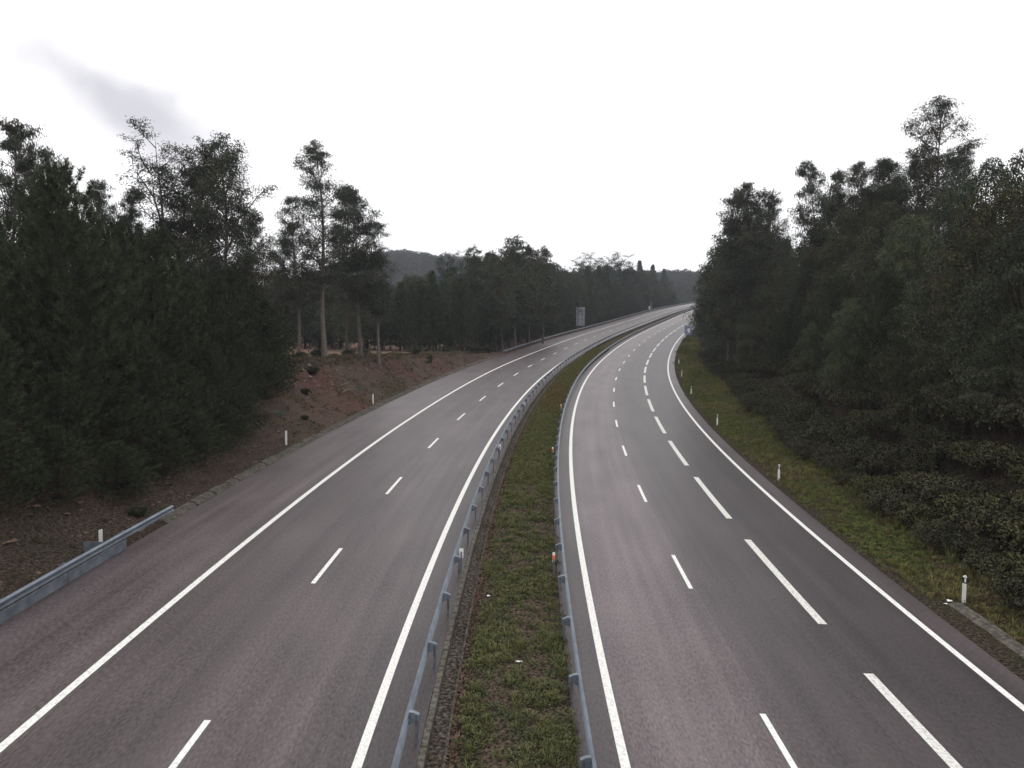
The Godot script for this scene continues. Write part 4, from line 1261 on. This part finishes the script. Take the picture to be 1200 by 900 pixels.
func grass_shape(sd: int, blades: int, h: float, spread: float, w: float) -> Mesh:
	rng.seed = sd
	var q := Soup.new()
	for k in blades:
		var az := rnd(0, TAU)
		var o := Vector3(cos(az), 0, sin(az))
		var p := o * rnd(0, spread)
		var l := h * rnd(0.5, 1.15)
		var side := Vector3(-o.z, 0, o.x) * w * 0.5
		var m := p + o * l * 0.15 + Vector3(0, l * 0.6, 0)
		var e := p + o * l * rnd(0.3, 0.7) + Vector3(0, l * rnd(0.75, 1.0), 0)
		var c := tone(Color.WHITE, rnd(0.7, 1.15))
		q.quad(p - side, m - side * 0.8, m + side * 0.8, p + side, c)
		q.tri(m - side * 0.8, e, m + side * 0.8, c)
	return q.mesh()


func herb_shape(sd: int, count: int, r: float, h: float, l: float, w: float) -> Mesh:
	rng.seed = sd
	var q := Soup.new()
	for k in count:
		var b := ball()
		var p := Vector3(b.x * r, absf(b.y) * h * rnd(0.3, 1.0), b.z * r)
		var d := (Vector3(b.x, 0.25, b.z) + ball() * 0.6).normalized()
		var nr := (Vector3(0, 1, 0) + ball() * 0.7).normalized()
		nr = (nr - d * nr.dot(d)).normalized()
		q.leaf(p, d, nr, l * rnd(0.7, 1.3), w * rnd(0.7, 1.3), tone(Color.WHITE, rnd(0.7, 1.2)))
	return q.mesh()


func place(p: Vector3, k: float, ky := 1.0) -> Transform3D:
	return Transform3D(Basis(Vector3.UP, rnd(0, TAU)) * Basis.from_scale(Vector3(k, k * ky, k)), p)


func make_undergrowth() -> void:
	var grass := grass_shape(401, 16, 0.26, 0.13, 0.022)
	var tall := grass_shape(402, 14, 0.55, 0.1, 0.025)
	var herb := herb_shape(403, 34, 0.17, 0.1, 0.065, 0.045)
	var weed := herb_shape(404, 46, 0.14, 0.5, 0.13, 0.035)
	# verge on the right
	rng.seed = 410
	var lst := []
	var lst2 := []
	var lst3 := []
	for k in 15000:
		var s := 9.0 + 190.0 * pow(rng.randf(), 1.5)
		var v := lut(s, VRS, VRV)
		var t := 15.05 + (v + 0.8) * rng.randf()
		if s < 29.0 and t < 16.25:
			continue
		var a := patches.get_noise_2d(s * 4.0 + 300.0, t * 4.0)
		var b := patches.get_noise_2d(s * 1.3, t * 1.3 + 90.0)
		if t < 15.4 and rng.randf() < 0.75:
			continue
		if a > 0.22 and rng.randf() < 0.6:
			continue
		var c := Color(0.125, 0.145, 0.045).lerp(Color(0.19, 0.168, 0.07), smoothstep(-0.1, 0.3, b + rnd(-0.2, 0.2)))
		if rng.randf() < 0.12:
			c = Color(0.16, 0.115, 0.07)
		c = tone(c, rnd(0.75, 1.2))
		var far_k := 1.0 + maxf(0.0, s - 60.0) / 90.0
		if b < -0.05 and rng.randf() < 0.45:
			lst3.append([place(G(s, t, 0.0), rnd(0.7, 1.4) * far_k), tone(c, 0.85)])
		elif t > 15.2 + v - 1.2 and rng.randf() < 0.5:
			lst2.append([place(G(s, t, -0.02), rnd(0.6, 1.3)), c])
		else:
			lst.append([place(G(s, t, -0.02), rnd(0.5, 1.2) * far_k, 1.0 / far_k), c])
	scatter("verge_grass", grass, M.stuff, lst, "short green and yellowish grass on the verge", "grass")
	scatter("verge_tall_grass", tall, M.stuff, lst2, "taller grass at the foot of the brambles", "grass")
	scatter("verge_herbs", herb, M.stuff, lst3, "low leafy herbs on the verge", "herbs")
	# median: creeping leafy mat near, grass further on
	rng.seed = 420
	lst = []
	lst2 = []
	lst3 = []
	for k in 16000:
		var s := 9.0 + 150.0 * pow(rng.randf(), 1.7)
		var t := rnd(-0.85, 1.85)
		var a := patches.get_noise_2d(s * 5.0, t * 9.0 + 40.0)
		var mat_like := smoothstep(46.0, 36.0, s + a * 8.0)
		if s < 44.0 and a < -0.03 and rng.randf() < 0.8:
			continue
		if t < -0.7 and rng.randf() < 0.75:
			continue
		var u := (t + 1.04) / 2.94
		var p := P(s, t, -0.03 + 0.16 * sin(u * PI) + a * 0.05)
		if rng.randf() < mat_like * 0.66:
			lst.append([place(p, rnd(0.6, 1.25)), tone(Color(0.074, 0.086, 0.046).lerp(Color(0.135, 0.126, 0.06), clampf(a + rnd(-0.3, 0.7), 0, 1)), rnd(0.7, 1.25))])
		else:
			var c := Color(0.12, 0.13, 0.05).lerp(Color(0.17, 0.15, 0.075), rng.randf() * rng.randf())
			c = c.lerp(Color(0.15, 0.115, 0.05), smoothstep(70.0, 80.0, s) * smoothstep(104.0, 92.0, s))
			c = c.lerp(Color(0.12, 0.115, 0.042), smoothstep(95.0, 110.0, s) * 0.8)
			lst2.append([place(p - Vector3(0, 0.03, 0), rnd(0.5, 1.2) * (1.0 + maxf(0.0, s - 70.0) / 80.0)), tone(c, rnd(0.7, 1.25))])
	for k in 70:
		var s := 10.0 + 50.0 * rng.randf()
		var t := rnd(-0.7, 1.6)
		lst3.append([place(P(s, t, 0.02), rnd(0.5, 1.1)), tone(Color(0.095, 0.115, 0.04), rnd(0.8, 1.2))])
	scatter("median_creeper", herb, M.stuff, lst, "dark green creeping plants matting the median", "creeper")
	scatter("median_grass", grass, M.stuff, lst2, "green to straw coloured grass on the median", "grass")
	scatter("median_weeds", weed, M.stuff, lst3, "upright light green weeds on the median", "weeds")
	# dead leaves along the drain and in the gutter
	rng.seed = 430
	var dead := herb_shape(431, 3, 0.05, 0.015, 0.07, 0.045)
	lst = []
	for k in 2600:
		var s := 9.0 + 60.0 * pow(rng.randf(), 1.4)
		var t := -0.98 + absf(rng.randfn(0.0, 0.13))
		if rng.randf() < 0.1:
			t = rnd(-1.45, -1.1)
			lst.append([place(P(s, t, -0.22), rnd(0.7, 1.3)), tone(Color(0.13, 0.085, 0.055), rnd(0.6, 1.4))])
		else:
			lst.append([place(P(s, t, 0.02 + maxf(0.0, t + 1.0) * 0.14), rnd(0.7, 1.4)), tone(Color(0.13, 0.088, 0.068), rnd(0.5, 1.5))])
	scatter("dead_leaves", dead, M.stuff, lst, "brown dead leaves along the drain channel", "leaves")
	# earth bank: clods, twigs and tufts
	rng.seed = 440
	var clod := Soup.new()
	var ring := []
	for k in 6:
		ring.append(Vector3(cos(k * TAU / 6.0) * rnd(0.7, 1.2), rnd(-0.1, 0.2), sin(k * TAU / 6.0) * rnd(0.7, 1.2)))
	for k in 6:
		clod.tri(ring[k], ring[(k + 1) % 6], Vector3(0.1, 0.75, -0.1), tone(Color.WHITE, rnd(0.85, 1.1)))
		clod.tri(ring[(k + 1) % 6], ring[k], Vector3(0, -0.5, 0), Color.WHITE)
	lst = []
	for k in 9000:
		var s := 12.0 + 118.0 * pow(rng.randf(), 0.8)
		var t := -15.4 - lut(s, WLS, WLV) * 1.15 * pow(rng.randf(), 0.8)
		var kk := 0.03 + 0.13 * pow(rng.randf(), 3.0)
		var a := patches.get_noise_2d(s, t)
		lst.append([place(G(s, t, 0.0), kk, rnd(0.5, 0.9)), tone(Color(0.16, 0.11, 0.088).lerp(Color(0.18, 0.092, 0.072), smoothstep(-0.2, 0.3, a)), rnd(0.5, 0.95))])
	scatter("earth_clods", clod.mesh(), M.stuff, lst, "clods of reddish earth on the bank", "earth")
	var twig := Soup.new()
	for k in 4:
		var b := ball() * 0.3
		b.y = absf(b.y) * 0.3
		var e := Vector3(rnd(-1, 1), rnd(0.0, 0.25), rnd(-1, 1)).normalized() * rnd(0.35, 0.7)
		twig.tube([b, b + e * 0.5 + Vector3(0, 0.04, 0), b + e], [0.012, 0.01, 0.005], 3, tone(Color.WHITE, rnd(0.8, 1.2)))
	lst = []
	for k in 2600:
		var s := 20.0 + 110.0 * pow(rng.randf(), 0.6)
		var t := -15.9 - lut(s, WLS, WLV) * 1.1 * rng.randf()
		lst.append([place(G(s, t, 0.0), rnd(0.4, 1.0)), tone(Color(0.14, 0.102, 0.084), rnd(0.45, 1.4))])
	scatter("fallen_twigs", twig.mesh(), M.stuff, lst, "dry twigs and sticks strewn over the earth bank", "twigs")
	lst = []
	for k in 2600:
		var s := 10.0 + 120.0 * rng.randf()
		var t := -15.5 - lut(s, WLS, WLV) * 1.2 * rng.randf()
		var b := patches.get_noise_2d(s * 4.0 + 300.0, t * 4.0)
		if b < 0.02 and rng.randf() < 0.8:
			continue
		lst.append([place(G(s, t, -0.02), rnd(0.5, 1.2)), tone(Color(0.065, 0.07, 0.035).lerp(Color(0.12, 0.09, 0.06), rng.randf() * 0.8), rnd(0.7, 1.2))])
	for k in 1400:                                    # dry grass and scrub along the top of the bank
		var s := 58.0 + 85.0 * rng.randf()
		var t := -15.4 - lut(s, WLS, WLV) * rnd(0.7, 1.25)
		lst.append([place(G(s, t, -0.02), rnd(0.9, 2.0)), tone(Color(0.17, 0.135, 0.085).lerp(Color(0.07, 0.08, 0.04), rng.randf()), rnd(0.6, 1.2))])
	scatter("bank_tufts", grass, M.stuff, lst, "sparse dull tufts of grass on the earth bank", "grass")


func make_shrubs() -> void:
	var kinds := [make_bramble(501, 1.9, 1.5, Color(0.055, 0.056, 0.033)), make_bramble(502, 1.7, 1.3, Color(0.068, 0.07, 0.034)), make_bramble(503, 2.1, 1.7, Color(0.046, 0.049, 0.031))]
	rng.seed = 510
	for row in [[0.1, 1.9, 0.85], [1.9, 2.3, 1.05], [4.0, 2.5, 1.1], [5.8, 2.6, 1.15], [7.6, 2.9, 1.15], [9.6, 3.6, 1.1]]:
		var s := 14.0 + rnd(0, 2)
		while s < (150.0 if row[0] < 5.0 else 95.0):
			var t: float = 15.2 + lut(s, VRS, VRV) + row[0] + rnd(-0.5, 0.5)
			var m: Array = kinds[rng.randi() % 3]
			var lab: String = "low bramble bush on the edge of the grass verge" if row[0] < 1.0 else ("arching bramble thicket halfway up the wooded bank" if row[0] < 6.0 else "bramble thicket under the trees at the top of the bank")
			var o := thing("bramble_bush", lab, "bush", G(s, t, -0.05), "brambles at the verge" if row[0] < 1.0 else ("brambles on the bank" if row[0] < 6.0 else "brambles under the trees"))
			var k: float = row[2] * rnd(0.8, 1.2)
			o.basis = Basis(Vector3.UP, rnd(0, TAU)) * Basis.from_scale(Vector3(k, k * rnd(0.8, 1.15), k))
			mi("canes", m[0], M.bark, o)
			mi("foliage", m[1], M.leaf, o)
			s += row[1] * rnd(0.8, 1.2) * (1.0 + maxf(0.0, s - 60.0) / 70.0)
	# dark heath shrubs at the foot of the eucalyptuses and on the bank
	var heath := make_bramble(504, 0.9, 0.9, Color(0.04, 0.05, 0.028))
	for a in [[75, -23.5, 0.7], [81, -24.0, 0.9], [83.5, -25.0, 0.6], [89, -23.5, 0.8], [96, -23.8, 0.7], [109, -21.2, 1.0], [126, -21.5, 1.3], [131, -22.5, 1.0], [138, -19.5, 1.4], [143, -18.5, 1.2], [36, -17.6, 0.5], [33.6, -16.2, 0.45], [44, -18.0, 0.5], [64, -19.0, 0.5], [70, -20.5, 0.7], [59, -17.2, 0.35]]:
		var o := thing("heath_shrub", "small dark shrub growing on the reddish earth bank" if a[0] < 72.0 else "dark shrub at the edge of the bare field", "shrub", G(a[0], a[1], -0.05), "shrubs on the left bank" if a[0] < 72.0 else "shrubs by the field")
		o.basis = Basis(Vector3.UP, rnd(0, TAU)) * Basis.from_scale(Vector3.ONE * a[2])
		mi("stems", heath[0], M.bark, o)
		mi("foliage", heath[1], M.leaf, o)
	# blue green sprouts of young eucalyptus
	rng.seed = 520
	for a in [[56.2, -18.1, 0.62, "bushy blue green eucalyptus sprout low on the reddish bank"], [75.4, -17.9, 0.55, "blue green eucalyptus sprout below the wire fence"], [106.0, -18.3, 0.9, "upright dark green sapling at the corner of the fence"]]:
		var leaves := Soup.new()
		var stems := Soup.new()
		var up: float = 1.0 if a[0] < 100.0 else 2.2
		for k in 16:
			var d := (ball() + Vector3(0, 0.7 * up, 0)).normalized()
			d.y = absf(d.y)
			var e := d * rnd(0.6, 1.0)
			stems.tube([Vector3(0, -0.15, 0), e * 0.5 + Vector3(0, 0.1, 0), e], [0.02, 0.014, 0.006], 3, Color(0.12, 0.09, 0.07))
			for j in 20:
				var f := rnd(0.25, 1.0)
				var ld := (ball() + d * 0.4).normalized()
				var col := Color(0.105, 0.17, 0.135) if a[0] < 100.0 else Color(0.035, 0.055, 0.03)
				leaves.leaf(e * f + ball() * 0.12, ld, ld.cross(ball()).normalized(), rnd(0.12, 0.22), rnd(0.08, 0.12), tone(col, rnd(0.7, 1.2)))
		var o := thing("eucalyptus_sprout", a[3], "shrub", G(a[0], a[1], -0.02))
		o.basis = Basis.from_scale(Vector3(a[2], a[2] * (0.85 if a[0] < 100.0 else 1.9), a[2]))
		mi("stems", stems.mesh(), M.bark, o)
		mi("foliage", leaves.mesh(), M.leaf, o)


func make_field_edge() -> void:
	# wire fence posts along the top of the bank
	rng.seed = 610
	var q := Soup.new()
	q.tube([Vector3(0, -0.3, 0), Vector3(0.01, 0.6, 0), Vector3(0.0, 1.3, 0.01), Vector3(0.0, 1.32, 0.01)], [0.055, 0.05, 0.045, 0.0], 6, Color(0.22, 0.19, 0.16))
	var post := q.mesh()
	var fence := thing("wire_fence", "wire fence on weathered wooden posts along the top of the bank", "fence", G(66, -22.0))
	var prev := Vector3.ZERO
	var s := 62.0
	while s < 122.0:
		var t := -15.6 - lut(s, WLS, WLV) * 0.95
		var p := G(s, t)
		var o := mi("post", post, M.bark, fence)
		o.transform = fence.transform.affine_inverse() * Transform3D(Basis(Vector3(rnd(-1, 1), 0, rnd(-1, 1)).normalized(), rnd(0, 0.08)), p)
		if prev != Vector3.ZERO:
			for h in [0.35, 0.7, 1.05]:
				var w := Soup.new()
				w.tube([prev + Vector3(0, h, 0), (prev + p) * 0.5 + Vector3(0, h - 0.03, 0), p + Vector3(0, h, 0)], [0.004, 0.004, 0.004], 3, Color(0.2, 0.2, 0.2))
				mi("wire", w.mesh(), M.old_steel, fence).transform = fence.transform.affine_inverse()
		prev = p
		s += 4.2
	# pale stones and a heap of brushwood
	var stone := Soup.new()
	var rings := []
	for r in 4:
		var ring := []
		for k in 7:
			var an := k * TAU / 7.0
			var rad: float = [0.55, 1.0, 0.85, 0.35][r]
			ring.append(Vector3(cos(an) * rad * rnd(0.8, 1.15), [-0.5, 0.0, 0.45, 0.7][r], sin(an) * rad * rnd(0.8, 1.15)))
		rings.append(ring)
	for r in 3:
		for k in 7:
			stone.quad(rings[r][k], rings[r + 1][k], rings[r + 1][(k + 1) % 7], rings[r][(k + 1) % 7], Color.WHITE)
	for k in range(1, 6):
		stone.tri(rings[3][0], rings[3][k], rings[3][k + 1], Color.WHITE)
	var stone_mesh := stone.mesh()
	var stone_mat := triplanar(mat(Color(0.3, 0.27, 0.24), 0.9, 0.2), noise_map(0.03, 0.6, 1.0, 128, 15), 1.5)
	for k in 48:
		var ss := rnd(52.0, 84.0)
		var o := mi("stone", stone_mesh, stone_mat)
		o.transform = place(G(ss, -17.6 - pow(rng.randf(), 0.5) * 4.5, 0.02), rnd(0.07, 0.24), rnd(0.6, 0.9))
		tag(o, "pale grey stone among the rubble on the reddish bank", "stone", "rubble stones on the bank")
	for k in 5:
		var o := mi("stone", stone_mesh, stone_mat)
		o.transform = place(G(33.2 - k * 0.35, -15.1 - rnd(0, 0.3), 0.0), rnd(0.15, 0.3), 0.7)
		tag(o, "broken pale stone lying below the end of the guard rail", "stone", "stones at the guard rail end")
	for a in [[57.5, -20.8, 1.5], [62.0, -20.6, 1.9], [54.0, -18.6, 1.1]]:
		var h := Soup.new()
		for k in 150:
			var b := Vector3(rnd(-1, 1), 0, rnd(-1, 1)) * 0.8
			b.y = maxf(0.0, 0.55 - b.length() * 0.5) * rng.randf()
			var e := Vector3(rnd(-1, 1), rnd(-0.12, 0.3), rnd(-1, 1)).normalized() * rnd(0.3, 0.9)
			h.tube([b - e * 0.5, b + Vector3(0, 0.03, 0), b + e * 0.5], [0.012, 0.014, 0.006], 3, tone(Color(0.15, 0.1, 0.08), rnd(0.5, 1.7)))
		var o := mi("brushwood_heap", h.mesh(), M.bark)
		o.transform = place(G(a[0], a[1], 0.0), a[2], 0.8)
		tag(o, "tangled heap of cut brown brushwood on the bank", "brushwood", "brushwood heaps")
	rng.seed = 640
	for k in 5:
		var l := Soup.new()
		l.tube([Vector3(-0.9, 0.03, 0), Vector3(0, 0.06, 0.04), Vector3(0.9, 0.03, 0)], [0.05, 0.045, 0.03], 6, tone(Color(0.33, 0.27, 0.22), rnd(0.7, 1.1)))
		var o := mi("cut_pole", l.mesh(), M.bark)
		o.position = G(70.5 + k * 0.5, -18.0 - rnd(0, 0.6), 0.05)
		o.rotation = Vector3(0, rnd(0.3, 1.1), 0.3)
		tag(o, "pale cut pole lying across the slope of the bank", "pole", "cut poles on the bank")


# ------------------------------------------------------------------ hills
func make_hills() -> void:
	var ridge_at := [-900.0, -380.0, -270.0, -160.0, -110.0, -50.0, 20.0, 100.0, 170.0, 260.0, 340.0, 700.0]
	var ridge := [24.0, 28.0, 40.0, 78.0, 82.0, 74.0, 62.0, 58.0, 64.0, 64.0, 60.0, 50.0]
	bumps.frequency = 0.02
	var fn := func(z: float, x: float) -> Array:
		var f := clampf((z - 520.0) / 330.0, 0.0, 1.0)
		var y := lerpf(14.0, lut(x * 850.0 / z, ridge_at, ridge) - 8.0, smoothstep(0.0, 1.0, f)) + bumps.get_noise_2d(x * 0.5, z * 0.5) * 5.0 * f
		if z > 860.0:
			y -= (z - 860.0) * 0.4
		if z < 525.0:
			y = -4.0
		return [Vector3(x, y, -z), Color(0.05, 0.052, 0.035)]
	structure(mi("hill", sheet(stations([[520, 1000, 20]]), stations([[-900, 700, 25]]), fn), M.soil), "low wooded hills behind the valley")
	rng.seed = 700
	var q := Soup.new()
	for k in 16:
		var b := ball()
		clump(q, Vector3(b.x * 1.9, 6.5 + b.y * 4.0, b.z * 1.9) * Vector3(1, 1, 1), 1.5, 14, 0.95, 0.6, Color.WHITE, 0.4)
	q.tube([Vector3(0, -1, 0), Vector3(0, 8, 0)], [0.2, 0.08], 4, Color(0.9, 0.8, 0.7))
	var shape := q.mesh()
	var lst := []
	for k in 9000:
		var z := 540.0 + 330.0 * pow(rng.randf(), 0.75)
		var x := rnd(-620, 420) * z / 850.0
		var r: Array = fn.call(z, x)
		lst.append([place(r[0] + Vector3(0, -0.5, 0), rnd(0.8, 1.5), rnd(0.8, 1.2)), tone(Color(0.045, 0.054, 0.034), rnd(0.7, 1.3))])
	scatter("hill_wood", shape, M.stuff, lst, "wood covering the distant hills", "forest")


func _ready() -> void:
	bumps.seed = 3
	bumps.frequency = 0.08
	bumps.fractal_octaves = 4
	patches.seed = 8
	patches.frequency = 0.06
	patches.fractal_octaves = 4
	make_view()
	lay_out_road()
	make_materials()
	print("materials ", Time.get_ticks_msec())
	make_ground()
	make_road()
	make_median()
	make_kerbs()
	print("road ", Time.get_ticks_msec())
	make_rails()
	make_trees()
	print("trees ", Time.get_ticks_msec())
	make_shrubs()
	make_field_edge()
	make_undergrowth()
	make_small_things()
	make_hills()
	print("done ", Time.get_ticks_msec())
